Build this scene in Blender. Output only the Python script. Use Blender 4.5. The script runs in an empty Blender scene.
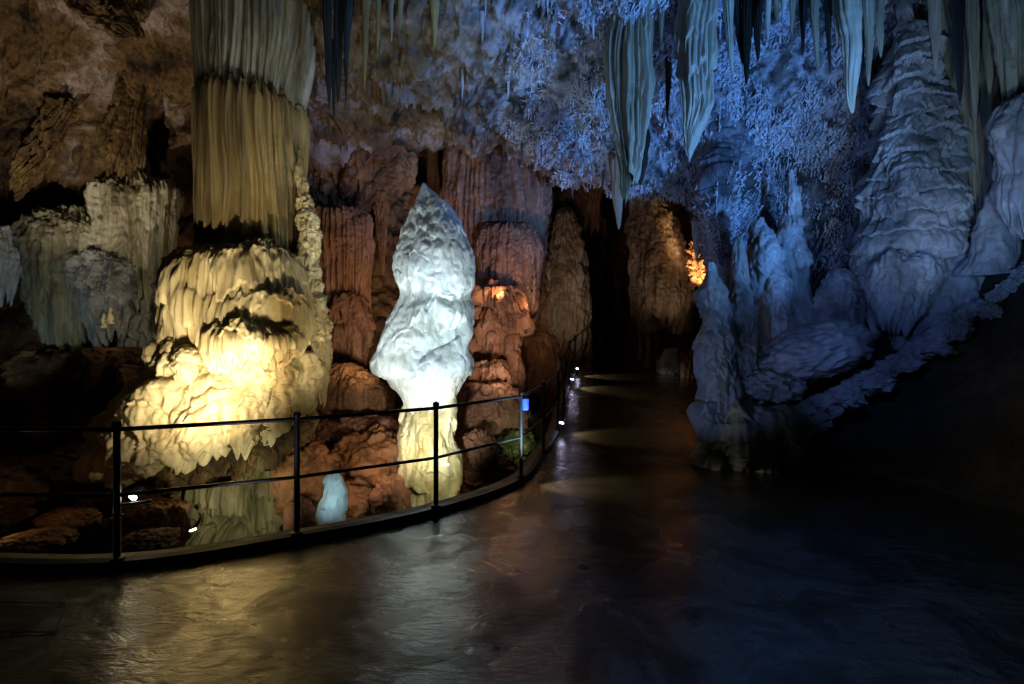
import bpy, math, random
import numpy as np
from mathutils import Vector
C = bpy.context.scene
col = C.collection
PI = math.pi
F = 520.0; CX = 512.0; CY = 342.0; EYE = 1.65
random.seed(7)

def P(px, py, d):
    """a point seen at (px, py) of the photograph, d metres ahead of the camera"""
    return np.array(((px - CX) / F * d, d, EYE - (py - CY) / F * d))

# ---------------------------------------------------------------- noise
_r = np.random.RandomState(11)
_perm = np.concatenate([_r.permutation(512)] * 3).astype(np.int32)
_g = _r.normal(size=(512, 3)); _g /= np.linalg.norm(_g, axis=1)[:, None]
_g = _g.astype(np.float32)
def noise(x, y, z, s=0):
    x, y, z = np.broadcast_arrays(np.asarray(x, dtype=np.float32) + s * 17.31, np.asarray(y, dtype=np.float32) + s * 5.77, np.asarray(z, dtype=np.float32) + s * 9.13)
    xi = np.floor(x).astype(np.int32); yi = np.floor(y).astype(np.int32); zi = np.floor(z).astype(np.int32)
    xf = x - xi; yf = y - yi; zf = z - zi
    u = xf * xf * xf * (xf * (xf * 6 - 15) + 10); v = yf * yf * yf * (yf * (yf * 6 - 15) + 10); w = zf * zf * zf * (zf * (zf * 6 - 15) + 10)
    out = 0
    for i in (0, 1):
        wu = u if i else 1 - u
        a = _perm[(xi + i) & 511]
        for j in (0, 1):
            wv = v if j else 1 - v
            b = _perm[a + ((yi + j) & 511)]
            for k in (0, 1):
                g = _g[_perm[b + ((zi + k) & 511)]]
                d = g[..., 0] * (xf - i) + g[..., 1] * (yf - j) + g[..., 2] * (zf - k)
                out = out + wu * wv * (w if k else 1 - w) * d
    return out * 1.5
def fbm(x, y, z, o=4, s=0):
    a = 1.0; t = 0; f = 1.0
    for i in range(o):
        t = t + a * noise(x * f, y * f, z * f, s + i); a *= .5; f *= 2.03
    return t
def billow(x, y, z, o=3, s=0):
    a = 1.0; t = 0; f = 1.0
    for i in range(o):
        t = t + a * (np.abs(noise(x * f, y * f, z * f, s + i)) * 2 - .4); a *= .48; f *= 2.1
    return t
def ridged(x, y, z, o=4, s=0):
    a = 1.0; t = 0; f = 1.0
    for i in range(o):
        t = t + a * (1 - 2.4 * np.abs(noise(x * f, y * f, z * f, s + i))); a *= .5; f *= 2.07
    return t
def sstep(a, b, x):
    t = np.clip((x - a) / (b - a), 0, 1); return t * t * (3 - 2 * t)

# displacement recipes: u = length along the surface sideways, p = world points
def d_flute(u, p, k=6, amp=.06, s=0):
    """rounded vertical tubes with sharp creases"""
    z = p[..., 2]
    ph = u * k + 1.6 * noise(u * k * .35, 0 * z, z * .25, s) + .35 * noise(u * 1.5, z * .9, 0 * z, s + 3)
    big = np.abs(np.sin(PI * ph))
    sm = np.abs(np.sin(PI * (ph * 2.6 + noise(u * 3, 0 * z, z * .4, s + 5))))
    m = .6 + .7 * noise(u * 1.2, 0 * z, z * .3, s + 7)
    return amp * ((big - .6) * m * 1.3 + .35 * (sm - .6))
def d_tier(u, p, H=.5, amp=.15, s=0, teeth=.25, f=1.0):
    """flowstone shelves: each swells downwards, then cuts back under a toothed lip"""
    z = p[..., 2]
    w = H * (1.1 * noise(u * f / H * .5, 0 * z, z * .2, s) + .25 * noise(u * f * 3 / H * .5, 0 * z, z * .3, s + 1))
    w = w + H * teeth * np.abs(noise(u * 9, 0 * z, z * .3, s + 2)) * 2
    q = (z + w) / H
    k = np.floor(q); t = q - k
    a = .55 + .45 * np.sin(k * 2.7 + s + 2.5 * noise(u * .8, k * .7, 0 * z, s + 4))
    b = np.sqrt(np.clip(1 - t, 0, 1)) * sstep(0, .14, t)
    return amp * a * (b - .4)
def d_lobes(u, p, s=0, n=40, w=.35, h=.5, amp=.12, zr=None, teeth=.12, tk=7.0):
    """overlapping drooping lobes, each a dome that swells downwards and ends in a dripping rim"""
    r = np.random.RandomState(1000 + s); z = p[..., 2]; U = float(u.max()) * u.shape[1] / (u.shape[1] - 1)
    z0, z1 = zr if zr else (float(z.min()), float(z.max()))
    ww = .12 * w * 2 * noise(u / w * 1.3, z / w * .8, 0 * z, s); zw = z + .2 * h * noise(u / w * 1.1, z / w * .5, 3 + 0 * z, s + 1)
    tt = teeth * h * np.abs(noise(u * tk, 0 * z, z * .2, s + 2)) * 2.5
    D = np.zeros_like(z)
    for i in range(n):
        f = r.uniform(.55, 1.35); uc = r.uniform(0, U); zc = r.uniform(z0, z1 + .3 * h); wi = w * f; hi = h * f * r.uniform(.8, 1.25)
        du = (np.mod(u + ww - uc + U / 2, U) - U / 2) / wi
        e = np.sqrt(np.clip(1 - du * du, 0, 1))
        t = (zc - zw - (1 - e) * .45 * hi) / hi
        b = np.sqrt(np.clip(t, 0, 1)) * sstep(1.0 + tt / hi, .86 + tt / hi, t) * e ** .6
        D = np.maximum(D, b * f ** .7)
    return amp * D
def hollow(p, px, py, w, h, depth):
    """a recess in a wall"""
    qx = CX + p[..., 0] / np.maximum(p[..., 1], .5) * F; qy = CY - (p[..., 2] - EYE) / np.maximum(p[..., 1], .5) * F
    qx = qx + 6 * noise(p[..., 0] * 3, p[..., 1] * 3, p[..., 2] * 3, 91)
    return -depth * np.exp(-(((qx - px) / w) ** 4 + ((qy - py) / h) ** 4))
def d_streak(p, k=14, amp=.02, s=0, zs=.1):
    return amp * (1.2 * (1 - 2 * np.abs(noise(p[..., 0] * k, p[..., 1] * k, p[..., 2] * k * zs, s))) + .5 * noise(p[..., 0] * k * 2.2, p[..., 1] * k * 2.2, p[..., 2] * k * zs * 2, s + 1))
def d_lump(p, k=3, amp=.08, s=0, zs=1.0, o=3):
    return amp * billow(p[..., 0] * k, p[..., 1] * k, p[..., 2] * k * zs, o, s)
def d_rock(p, k=1.2, amp=.2, s=0, o=5, zs=1.0):
    return amp * ridged(p[..., 0] * k, p[..., 1] * k, p[..., 2] * k * zs, o, s)

# ---------------------------------------------------------------- mesh helpers
def grid_mesh(name, V, closed_u=False, loc=(0, 0, 0), mat=None, parent=None, caps=False):
    """V: rows x columns x 3. closed_u joins last column to the first."""
    nr, nc = V.shape[:2]
    co = (V.reshape(-1, 3) - np.array(loc)).astype(np.float32)
    r = np.arange(nr - 1); c = np.arange(nc if closed_u else nc - 1)
    R, Cc = np.meshgrid(r, c, indexing='ij')
    C1 = (Cc + 1) % nc
    q = np.stack([R * nc + Cc, (R + 1) * nc + Cc, (R + 1) * nc + C1, R * nc + C1], -1).reshape(-1, 4).astype(np.int32)
    loops = q.ravel(); starts = (np.arange(len(q)) * 4).astype(np.int32)
    totals = np.full(len(q), 4, dtype=np.int32)
    if caps and closed_u:
        top = np.arange(nc)[::1].astype(np.int32); bot = ((nr - 1) * nc + np.arange(nc))[::-1].astype(np.int32)
        starts = np.concatenate([starts, [len(loops), len(loops) + nc]]).astype(np.int32)
        totals = np.concatenate([totals, [nc, nc]]).astype(np.int32)
        loops = np.concatenate([loops, top, bot]).astype(np.int32)
    me = bpy.data.meshes.new(name)
    me.vertices.add(len(co)); me.vertices.foreach_set('co', co.ravel())
    me.loops.add(len(loops)); me.loops.foreach_set('vertex_index', loops)
    me.polygons.add(len(starts)); me.polygons.foreach_set('loop_start', starts); me.polygons.foreach_set('loop_total', totals)
    me.polygons.foreach_set('use_smooth', np.ones(len(starts), dtype=bool))
    me.update(calc_edges=True)
    return link(name, me, mat, parent, loc)
def wloc(o):
    v = o.location.copy()
    while o.parent: o = o.parent; v += o.location
    return v
def link(name, me, mat, parent=None, loc=(0, 0, 0)):
    o = bpy.data.objects.new(name, me); col.objects.link(o)
    if mat: me.materials.append(mat)
    if parent:
        o.parent = parent; o.location = Vector(loc) - wloc(parent)
    else: o.location = loc
    return o
class MB:
    """collects boxes, tubes, prisms into one mesh"""
    def __init__(s): s.v = []; s.f = []
    def box(s, c, size, rz=0, rx=0, bev=0.0):
        sx, sy, sz = [k / 2 for k in size]; n = len(s.v)
        b = min(bev, sx * .9, sy * .9, sz * .9)
        from mathutils import Matrix
        M = Matrix.Rotation(rz, 3, 'Z') @ Matrix.Rotation(rx, 3, 'X')
        def add(q): s.v.append(tuple(Vector(c) + M @ Vector(q)))
        if b <= 0:
            for x in (-sx, sx):
                for y in (-sy, sy):
                    for z in (-sz, sz): add((x, y, z))
            s.f += [tuple(n + i for i in f) for f in ((0, 1, 3, 2), (4, 6, 7, 5), (0, 4, 5, 1), (2, 3, 7, 6), (0, 2, 6, 4), (1, 5, 7, 3))]
        else:
            for (z, k) in ((-sz, 1), (-sz + b, 0), (sz - b, 0), (sz, 1)):
                ex, ey = sx - b * k, sy - b * k
                for (x, y) in ((-ex + b, -ey), (ex - b, -ey), (ex, -ey + b), (ex, ey - b), (ex - b, ey), (-ex + b, ey), (-ex, ey - b), (-ex, -ey + b)): add((x, y, z))
            s.f.append(tuple(n + i for i in range(7, -1, -1))); s.f.append(tuple(n + 24 + i for i in range(8)))
            for r in range(3):
                for i in range(8): s.f.append((n + r * 8 + i, n + r * 8 + (i + 1) % 8, n + r * 8 + 8 + (i + 1) % 8, n + r * 8 + 8 + i))
        return s
    def tube(s, pts, r, n=12, ends=True):
        pts = [Vector(p) for p in pts]; rs = r if isinstance(r, (list, tuple)) else [r] * len(pts)
        base = len(s.v); up = Vector((0, 0, 1))
        for i, p in enumerate(pts):
            t = (pts[min(i + 1, len(pts) - 1)] - pts[max(i - 1, 0)]).normalized()
            a = t.cross(up) if abs(t.dot(up)) < .95 else t.cross(Vector((1, 0, 0)))
            a.normalize(); b = t.cross(a)
            for k in range(n):
                an = 2 * PI * k / n; s.v.append(tuple(p + (a * math.cos(an) + b * math.sin(an)) * rs[i]))
        for i in range(len(pts) - 1):
            for k in range(n):
                s.f.append((base + i * n + k, base + (i + 1) * n + k, base + (i + 1) * n + (k + 1) % n, base + i * n + (k + 1) % n))
        if ends:
            s.f.append(tuple(base + k for k in range(n))); s.f.append(tuple(base + (len(pts) - 1) * n + k for k in range(n - 1, -1, -1)))
        return s
    def build(s, name, mat, parent=None, loc=(0, 0, 0), smooth=True):
        me = bpy.data.meshes.new(name)
        L = Vector(loc)
        me.from_pydata([tuple(Vector(v) - L) for v in s.v], [], s.f); me.update()
        if smooth:
            me.polygons.foreach_set('use_smooth', [len(p.vertices) == 4 for p in me.polygons])
            try: me.set_sharp_from_angle(angle=math.radians(40))
            except Exception: pass
        return link(name, me, mat, parent, loc)
def catmull(K, t):
    """K: n x m control values, t in 0..n-1"""
    K = np.asarray(K, dtype=float); n = len(K)
    i = np.clip(np.floor(t).astype(int), 0, n - 2); f = (t - i)
    sh = (len(t),) + (1,) * (K.ndim - 1); f = f.reshape(sh)
    p0 = K[np.clip(i - 1, 0, n - 1)]; p1 = K[i]; p2 = K[i + 1]; p3 = K[np.clip(i + 2, 0, n - 1)]
    m1 = (p2 - p0) * .5; m2 = (p3 - p1) * .5
    return (2 * f**3 - 3 * f**2 + 1) * p1 + (f**3 - 2 * f**2 + f) * m1 + (-2 * f**3 + 3 * f**2) * p2 + (f**3 - f**2) * m2
def even(K, n):
    """parameters along control points so that samples are about evenly spaced"""
    K = np.asarray(K, dtype=float); t = np.linspace(0, len(K) - 1, 400)
    c = catmull(K, t); L = np.concatenate([[0], np.cumsum(np.linalg.norm(np.diff(c, axis=0), axis=1) + 1e-6)])
    return np.interp(np.linspace(0, L[-1], n), L, t)
def normals(V):
    a = np.gradient(V, axis=0); b = np.gradient(V, axis=1)
    n = np.cross(b, a); n /= np.linalg.norm(n, axis=-1, keepdims=True) + 1e-9
    return n
def patch(name, net, mat, disp, nu=500, nv=400, kind='structure', flip=1, post=None):
    """net: rows x columns of world points; a smooth surface through them, then relief along its normals"""
    net = np.array(net, dtype=float)
    tu = even(net[len(net) // 2], nu); tv = even(net[:, net.shape[1] // 2], nv)
    A = catmull(net, tv)                     # nv x cols x 3
    V = catmull(A.transpose(1, 0, 2), tu).transpose(1, 0, 2)
    N = normals(V)
    to = np.array((1., 0., EYE)) - V
    sg = np.sign((N * to).sum(-1).mean()) * flip
    u = np.concatenate([np.zeros((nv, 1)), np.cumsum(np.linalg.norm(np.diff(V, axis=1), axis=-1), axis=1)], axis=1).mean(0)[None, :].repeat(nv, 0)
    D = disp(u, V)
    W = V + N * sg * D[..., None]
    if sg < 0: W = W[:, ::-1]
    o = grid_mesh(name, W, mat=mat)
    if kind: o['kind'] = kind
    return o, W, (N * sg)[:, ::-1] if sg < 0 else N * sg
def formation(name, rows, d, mat, disp=None, ds=.9, nth=160, nv=160, teeth=None, tilt=0, parent=None, top_tilt=0):
    """a solid of revolution-like body: rows (py, left px, right px[, depth shift]) top to bottom at d metres; relief pushed outwards"""
    K = []
    for r in rows:
        dd = d + (r[3] if len(r) > 3 else 0)
        a = P(r[1], r[0], dd); b = P(r[2], r[0], dd)
        K.append(((a[0] + b[0]) / 2, dd, a[2], max((b[0] - a[0]) / 2, .004)))
    K = np.array(K)
    t = even(K, nv); S = catmull(K, t)
    S[:, 3] = np.maximum(S[:, 3], .003)
    th = np.linspace(0, 2 * PI, nth, endpoint=False)
    Rr = S[:, 3][:, None]
    X = S[:, 0][:, None] + Rr * np.cos(th); Y = S[:, 1][:, None] + Rr * ds * np.sin(th); Z = S[:, 2][:, None] + 0 * X
    V = np.stack([X, Y, Z], -1)
    w = np.linspace(0, 1, nv)[:, None]
    if tilt: V[..., 2] += tilt * (X - S[:, 0][:, None]) * sstep(.2, 1, w)
    if top_tilt: V[..., 2] += top_tilt * (X - S[:, 0][:, None]) * sstep(.5, 0, w)
    Rm = S[:, 3].max()
    u = (th * Rm)[None, :].repeat(nv, 0)
    # sideways length measured so that it closes: use x,y on a circle of the largest radius
    if disp is not None:
        D = disp(u, V, th)
        # fade where the body is thin, so tips stay slender
        fade = np.clip(Rr / (Rm * .6), .05, 1)
        seam = np.minimum(sstep(0, .25, th), 1)[None, :]
        D = (D - np.percentile(D, 68)) * fade
        nx = np.cos(th) * ds; ny = np.sin(th); l = np.sqrt(nx * nx + ny * ny)
        sl = np.gradient(S[:, 3]) / (np.abs(np.gradient(S[:, 2])) + 1e-4)
        up = np.clip(sl, -1.2, 1.2)[:, None] * .7
        V[..., 0] += D * nx / l; V[..., 1] += D * ny / l; V[..., 2] += D * up * (np.gradient(S[:, 2]) < 0)[:, None]
    if teeth:
        k, L, w0 = teeth
        tt = np.abs(np.sin(PI * (u * k + 1.2 * noise(u * k * .4, 0 * u, 0 * u, 31)))) ** 1.5 * (.4 + 1.2 * np.clip(.5 + noise(u * 1.3, 1 + 0 * u, 0 * u, 33), 0, 1))
        V[..., 2] -= L * tt * sstep(w0, 1, w)
    loc = (S[-1, 0], S[-1, 1], S[:, 2].min())
    return grid_mesh(name, V, closed_u=True, loc=tuple(float(x) for x in loc), mat=mat, parent=parent, caps=True)
def stalactite(name, px, ytop, tx, ytip, w, d, mat, parent=None, seed=0, fl=10, amp=.12, power=.8, n=48, nv=60, bumps=.15):
    """hangs from (px, ytop) to its tip at (tx, ytip); w = width in px at the root"""
    a = P(px, ytop, d); b = P(tx, ytip, d)
    R = w / 2 / F * d
    t = np.linspace(0, 1, nv)[:, None]; th = np.linspace(0, 2 * PI, n, endpoint=False)[None, :]
    rr = R * ((1 - t) ** power * .93 + .07 * (1 - t ** 6)) * (1 + bumps * noise(t * 7, 0 * t + seed, 0 * t, 3) + bumps * .6 * noise(t * 19, 0 * t + seed, 0 * t, 5))
    c = a[None, None, :] * (1 - t[..., None]) + b[None, None, :] * t[..., None]
    k = max(2, fl // 2)
    fl_ = 1 + amp * (np.abs(np.sin(th * k + seed + 2 * noise(th * 0 + t * 2, 0 * t, 0 * t, seed))) - .5) + amp * .8 * noise(np.cos(th) * 2.2, np.sin(th) * 2.2, t * 4, seed)
    wob = .25 * R * noise(t * 3, 0 * t, 0 * t, seed + 9)
    V = np.stack([c[..., 0] + rr * fl_ * np.cos(th) + wob, c[..., 1] + rr * fl_ * .9 * np.sin(th), c[..., 2] + 0 * th], -1)
    return grid_mesh(name, V, closed_u=True, loc=tuple(float(x) for x in a), mat=mat, parent=parent, caps=True)

def tag(o, label=None, cat=None, group=None, kind=None):
    if label: o['label'] = label
    if cat: o['category'] = cat
    if group: o['group'] = group
    if kind: o['kind'] = kind
    return o
def thing(name, label, cat, loc, group=None):
    o = bpy.data.objects.new(name, None); col.objects.link(o); o.location = loc; o.empty_display_size = .2
    return tag(o, label, cat, group)

# ---------------------------------------------------------------- materials
def hexc(r, g, b): return tuple(((c / 255) / 12.92 if c / 255 <= .04045 else ((c / 255 + .055) / 1.055) ** 2.4) for c in (r, g, b)) + (1,)
def stone(name, cols, scale=2.0, zs=.3, rough=.5, bump=.35, bscale=22, bzs=.5, vor=0.0, spec=.4, contrast=(.3, .7), dist=.03):
    """layered procedural stone; cols = three or four colours from deep to pale"""
    m = bpy.data.materials.new(name); m.use_nodes = True; nt = m.node_tree; N = nt.nodes; L = nt.links
    b = N['Principled BSDF']; b.inputs['Roughness'].default_value = rough; b.inputs['Specular IOR Level'].default_value = spec
    g = N.new('ShaderNodeNewGeometry')
    mp = N.new('ShaderNodeMapping'); mp.inputs['Scale'].default_value = (1, 1, zs); L.new(g.outputs['Position'], mp.inputs['Vector'])
    n1 = N.new('ShaderNodeTexNoise'); n1.inputs['Scale'].default_value = scale; n1.inputs['Detail'].default_value = 8; n1.inputs['Roughness'].default_value = .62; L.new(mp.outputs[0], n1.inputs['Vector'])
    r = N.new('ShaderNodeValToRGB'); e = r.color_ramp
    a, c = contrast
    e.elements[0].position = a; e.elements[0].color = cols[0]; e.elements[1].position = c; e.elements[1].color = cols[-1]
    for i, cc in enumerate(cols[1:-1]):
        x = e.elements.new(a + (c - a) * (i + 1) / (len(cols) - 1)); x.color = cc
    L.new(n1.outputs['Fac'], r.inputs['Fac'])
    # fine mottling
    n2 = N.new('ShaderNodeTexNoise'); n2.inputs['Scale'].default_value = scale * 7; n2.inputs['Detail'].default_value = 5; L.new(mp.outputs[0], n2.inputs['Vector'])
    mr = N.new('ShaderNodeMapRange'); mr.inputs[1].default_value = .3; mr.inputs[2].default_value = .7; mr.inputs[3].default_value = .72; mr.inputs[4].default_value = 1.1; L.new(n2.outputs['Fac'], mr.inputs[0])
    mx = N.new('ShaderNodeMix'); mx.data_type = 'RGBA'; mx.blend_type = 'MULTIPLY'; mx.inputs[0].default_value = 1
    L.new(r.outputs['Color'], mx.inputs[6]); L.new(mr.outputs[0], mx.inputs[7]); L.new(mx.outputs[2], b.inputs['Base Color'])
    mp2 = N.new('ShaderNodeMapping'); mp2.inputs['Scale'].default_value = (1, 1, bzs); L.new(g.outputs['Position'], mp2.inputs['Vector'])
    n3 = N.new('ShaderNodeTexNoise'); n3.inputs['Scale'].default_value = bscale; n3.inputs['Detail'].default_value = 6; n3.inputs['Roughness'].default_value = .65; L.new(mp2.outputs[0], n3.inputs['Vector'])
    h = n3.outputs['Fac']
    if vor:
        v = N.new('ShaderNodeTexVoronoi'); v.inputs['Scale'].default_value = bscale * .7; L.new(mp2.outputs[0], v.inputs['Vector'])
        ma = N.new('ShaderNodeMath'); ma.operation = 'MULTIPLY_ADD'; ma.inputs[1].default_value = -vor; L.new(v.outputs['Distance'], ma.inputs[0]); L.new(h, ma.inputs[2]); h = ma.outputs[0]
    bp = N.new('ShaderNodeBump'); bp.inputs['Strength'].default_value = bump; bp.inputs['Distance'].default_value = dist; L.new(h, bp.inputs['Height']); L.new(bp.outputs['Normal'], b.inputs['Normal'])
    mr2 = N.new('ShaderNodeMapRange'); mr2.inputs[3].default_value = rough - .15; mr2.inputs[4].default_value = rough + .2; L.new(n2.outputs['Fac'], mr2.inputs[0]); L.new(mr2.outputs[0], b.inputs['Roughness'])
    return m
def plain(name, c, rough=.5, metal=0, emit=None, es=1):
    m = bpy.data.materials.new(name); m.use_nodes = True; nt = m.node_tree; b = nt.nodes['Principled BSDF']
    b.inputs['Base Color'].default_value = c; b.inputs['Roughness'].default_value = rough; b.inputs['Metallic'].default_value = metal
    if emit: b.inputs['Emission Color'].default_value = emit; b.inputs['Emission Strength'].default_value = es
    else:
        n = nt.nodes.new('ShaderNodeTexNoise'); n.inputs['Scale'].default_value = 30; mr = nt.nodes.new('ShaderNodeMapRange'); mr.inputs[3].default_value = max(.05, rough - .12); mr.inputs[4].default_value = min(1, rough + .15)
        nt.links.new(n.outputs['Fac'], mr.inputs[0]); nt.links.new(mr.outputs[0], b.inputs['Roughness'])
    return m
CREAM = stone('cream_calcite', [hexc(150, 120, 70), hexc(208, 188, 138), hexc(230, 214, 170), hexc(214, 200, 160)], 1.6, .18, .5, .22, 18, .3)
TAN = stone('fluted_tan_calcite', [hexc(84, 74, 56), hexc(166, 146, 100), hexc(192, 168, 112), hexc(150, 140, 120)], 2.6, .05, .55, .35, 26, .12)
WHITE = stone('white_calcite', [hexc(206, 204, 190), hexc(232, 236, 234), hexc(244, 246, 244)], 1.7, .5, .4, .22, 16, .5, dist=.03)
WAXY = stone('yellow_white_calcite', [hexc(170, 138, 70), hexc(206, 196, 150), hexc(220, 224, 204)], 1.5, .35, .42, .3, 10, .5)
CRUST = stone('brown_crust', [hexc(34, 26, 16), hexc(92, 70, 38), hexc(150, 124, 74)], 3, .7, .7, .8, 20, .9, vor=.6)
GREEN = stone('green_grey_calcite', [hexc(60, 58, 36), hexc(128, 122, 84), hexc(180, 168, 124)], 1.8, .4, .55, .5, 20, .4)
RED = stone('red_ochre_flowstone', [hexc(80, 52, 38), hexc(138, 96, 74), hexc(168, 124, 98), hexc(176, 138, 116)], 1.3, .25, .6, .5, 18, .2)
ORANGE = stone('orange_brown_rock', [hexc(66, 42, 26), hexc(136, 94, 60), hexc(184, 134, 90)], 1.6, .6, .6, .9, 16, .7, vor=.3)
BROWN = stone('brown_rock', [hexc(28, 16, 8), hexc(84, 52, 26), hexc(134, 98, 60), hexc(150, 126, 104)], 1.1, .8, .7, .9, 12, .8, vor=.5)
CEIL = stone('mottled_ceiling_rock', [hexc(30, 22, 14), hexc(104, 80, 48), hexc(122, 98, 66), hexc(172, 154, 148)], .9, 1, .75, 1.0, 11, 1, vor=.5, dist=.07, contrast=(.36, .62))
FROST = stone('frosted_rock', [hexc(30, 28, 26), hexc(84, 82, 84), hexc(150, 152, 160), hexc(190, 194, 204)], 1.5, .45, .7, 1.0, 14, .45, vor=.5, dist=.06)
CRYST = stone('white_crystal_coral', [hexc(150, 152, 160), hexc(205, 208, 216), hexc(232, 234, 240)], 3, .5, .5, .4, 30, .5)
GREY = stone('grey_calcite', [hexc(78, 78, 78), hexc(142, 142, 142), hexc(186, 184, 180)], 1.8, .35, .5, .5, 14, .5)
GREYT = stone('grey_tan_stalactite', [hexc(110, 100, 76), hexc(168, 162, 136), hexc(206, 202, 186)], 2.2, .12, .5, .4, 22, .2)
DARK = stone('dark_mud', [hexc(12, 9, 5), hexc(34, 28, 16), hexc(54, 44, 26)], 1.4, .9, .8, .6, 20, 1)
YELROCK = stone('yellow_stained_calcite', [hexc(64, 62, 58), hexc(120, 118, 112), hexc(150, 146, 134), hexc(170, 148, 84)], 1.2, .3, .55, .5, 16, .5)
SHADE = stone('shaded_calcite', [hexc(22, 24, 26), hexc(48, 52, 56), hexc(86, 90, 92)], 2.2, .12, .5, .4, 22, .2)  # GREYT copy with the shade of unlit stalactites put into its colour
MOSS = stone('mossy_rock', [hexc(26, 26, 12), hexc(72, 74, 34), hexc(150, 148, 96)], 5, 1, .8, 1.0, 30, 1, vor=.5)
BONE = stone('pale_ochre_calcite', [hexc(104, 80, 58), hexc(156, 130, 104), hexc(190, 168, 144)], 1.6, .4, .6, .5, 18, .4)
METAL = plain('black_painted_steel', hexc(18, 22, 28), .4, .3)
STEEL = plain('brushed_steel', hexc(150, 150, 160), .35, .8)
PAINTB = plain('blue_plastic', hexc(40, 70, 170), .4)
CABLE = plain('black_rubber', hexc(14, 14, 14), .6)
GLOW = plain('lamp_glow', (1, 1, 1, 1), .5, 0, (1, .82, .5, 1), 30)
GLOWO = plain('amber_lamp_glow', (1, 1, 1, 1), .5, 0, (1, .6, .25, 1), 40)
TUBE = plain('tube_glow', (1, 1, 1, 1), .5, 0, (.75, .72, 1, 1), 3)
TUBEV = plain('violet_lamp_glow', (1, 1, 1, 1), .5, 0, (.72, .68, 1, 1), 25)
CONC = stone('pale_concrete', [hexc(70, 62, 46), hexc(96, 86, 66), hexc(120, 108, 84)], 4, 1, .7, .5, 40, 1)
def wet_floor():
    m = bpy.data.materials.new('wet_brown_concrete'); m.use_nodes = True; nt = m.node_tree; N = nt.nodes; L = nt.links
    b = N['Principled BSDF']; g = N.new('ShaderNodeNewGeometry'); nw = N.new('ShaderNodeTexNoise'); nw.inputs['Scale'].default_value = 1.7; nw.inputs['Detail'].default_value = 9; nw.inputs['Roughness'].default_value = .65; nw.inputs['Distortion'].default_value = .8; L.new(g.outputs['Position'], nw.inputs['Vector']); mw = N.new('ShaderNodeMapRange'); mw.inputs[1].default_value = .42; mw.inputs[2].default_value = .54; mw.inputs[3].default_value = .3; mw.inputs[4].default_value = 1; L.new(nw.outputs['Fac'], mw.inputs[0]); L.new(mw.outputs[0], b.inputs['Coat Weight']); b.inputs['Coat IOR'].default_value = 1.9; b.inputs['Coat Roughness'].default_value = .05
    n = N.new('ShaderNodeTexNoise'); n.inputs['Scale'].default_value = .9; n.inputs['Detail'].default_value = 8; L.new(g.outputs['Position'], n.inputs['Vector'])
    r = N.new('ShaderNodeValToRGB'); r.color_ramp.elements[0].position = .3; r.color_ramp.elements[0].color = hexc(28, 23, 13); r.color_ramp.elements[1].position = .75; r.color_ramp.elements[1].color = hexc(58, 49, 29)
    L.new(n.outputs['Fac'], r.inputs[0]); L.new(r.outputs[0], b.inputs['Base Color'])
    mr = N.new('ShaderNodeMapRange'); mr.inputs[1].default_value = .35; mr.inputs[2].default_value = .65; mr.inputs[3].default_value = .15; mr.inputs[4].default_value = .45
    L.new(n.outputs['Fac'], mr.inputs[0]); L.new(mr.outputs[0], b.inputs['Roughness']); b.inputs['Specular IOR Level'].default_value = .12; mr3 = N.new('ShaderNodeMapRange'); mr3.inputs[1].default_value = .38; mr3.inputs[2].default_value = .62; mr3.inputs[3].default_value = .03; mr3.inputs[4].default_value = .10; L.new(n.outputs['Fac'], mr3.inputs[0]); L.new(mr3.outputs[0], b.inputs['Coat Roughness'])
    mp = N.new('ShaderNodeMapping'); mp.inputs['Rotation'].default_value = (0, 0, .5); mp.inputs['Scale'].default_value = (1, 2.2, 1); L.new(g.outputs['Position'], mp.inputs['Vector'])
    n2 = N.new('ShaderNodeTexNoise'); n2.inputs['Scale'].default_value = 4.5; n2.inputs['Detail'].default_value = 10; n2.inputs['Roughness'].default_value = .6; n2.inputs['Distortion'].default_value = 1.6; L.new(mp.outputs[0], n2.inputs['Vector'])
    n3 = N.new('ShaderNodeTexNoise'); n3.inputs['Scale'].default_value = 45; n3.inputs['Detail'].default_value = 3; L.new(mp.outputs[0], n3.inputs['Vector'])
    ma = N.new('ShaderNodeMath'); ma.operation = 'MULTIPLY_ADD'; ma.inputs[1].default_value = .22; L.new(n3.outputs['Fac'], ma.inputs[0]); L.new(n2.outputs['Fac'], ma.inputs[2])
    bp = N.new('ShaderNodeBump'); bp.inputs['Strength'].default_value = .5; bp.inputs['Distance'].default_value = .016; L.new(ma.outputs[0], bp.inputs['Height']); L.new(bp.outputs[0], b.inputs['Normal']); L.new(bp.outputs[0], b.inputs['Coat Normal'])
    return m
WET = wet_floor()
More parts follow.
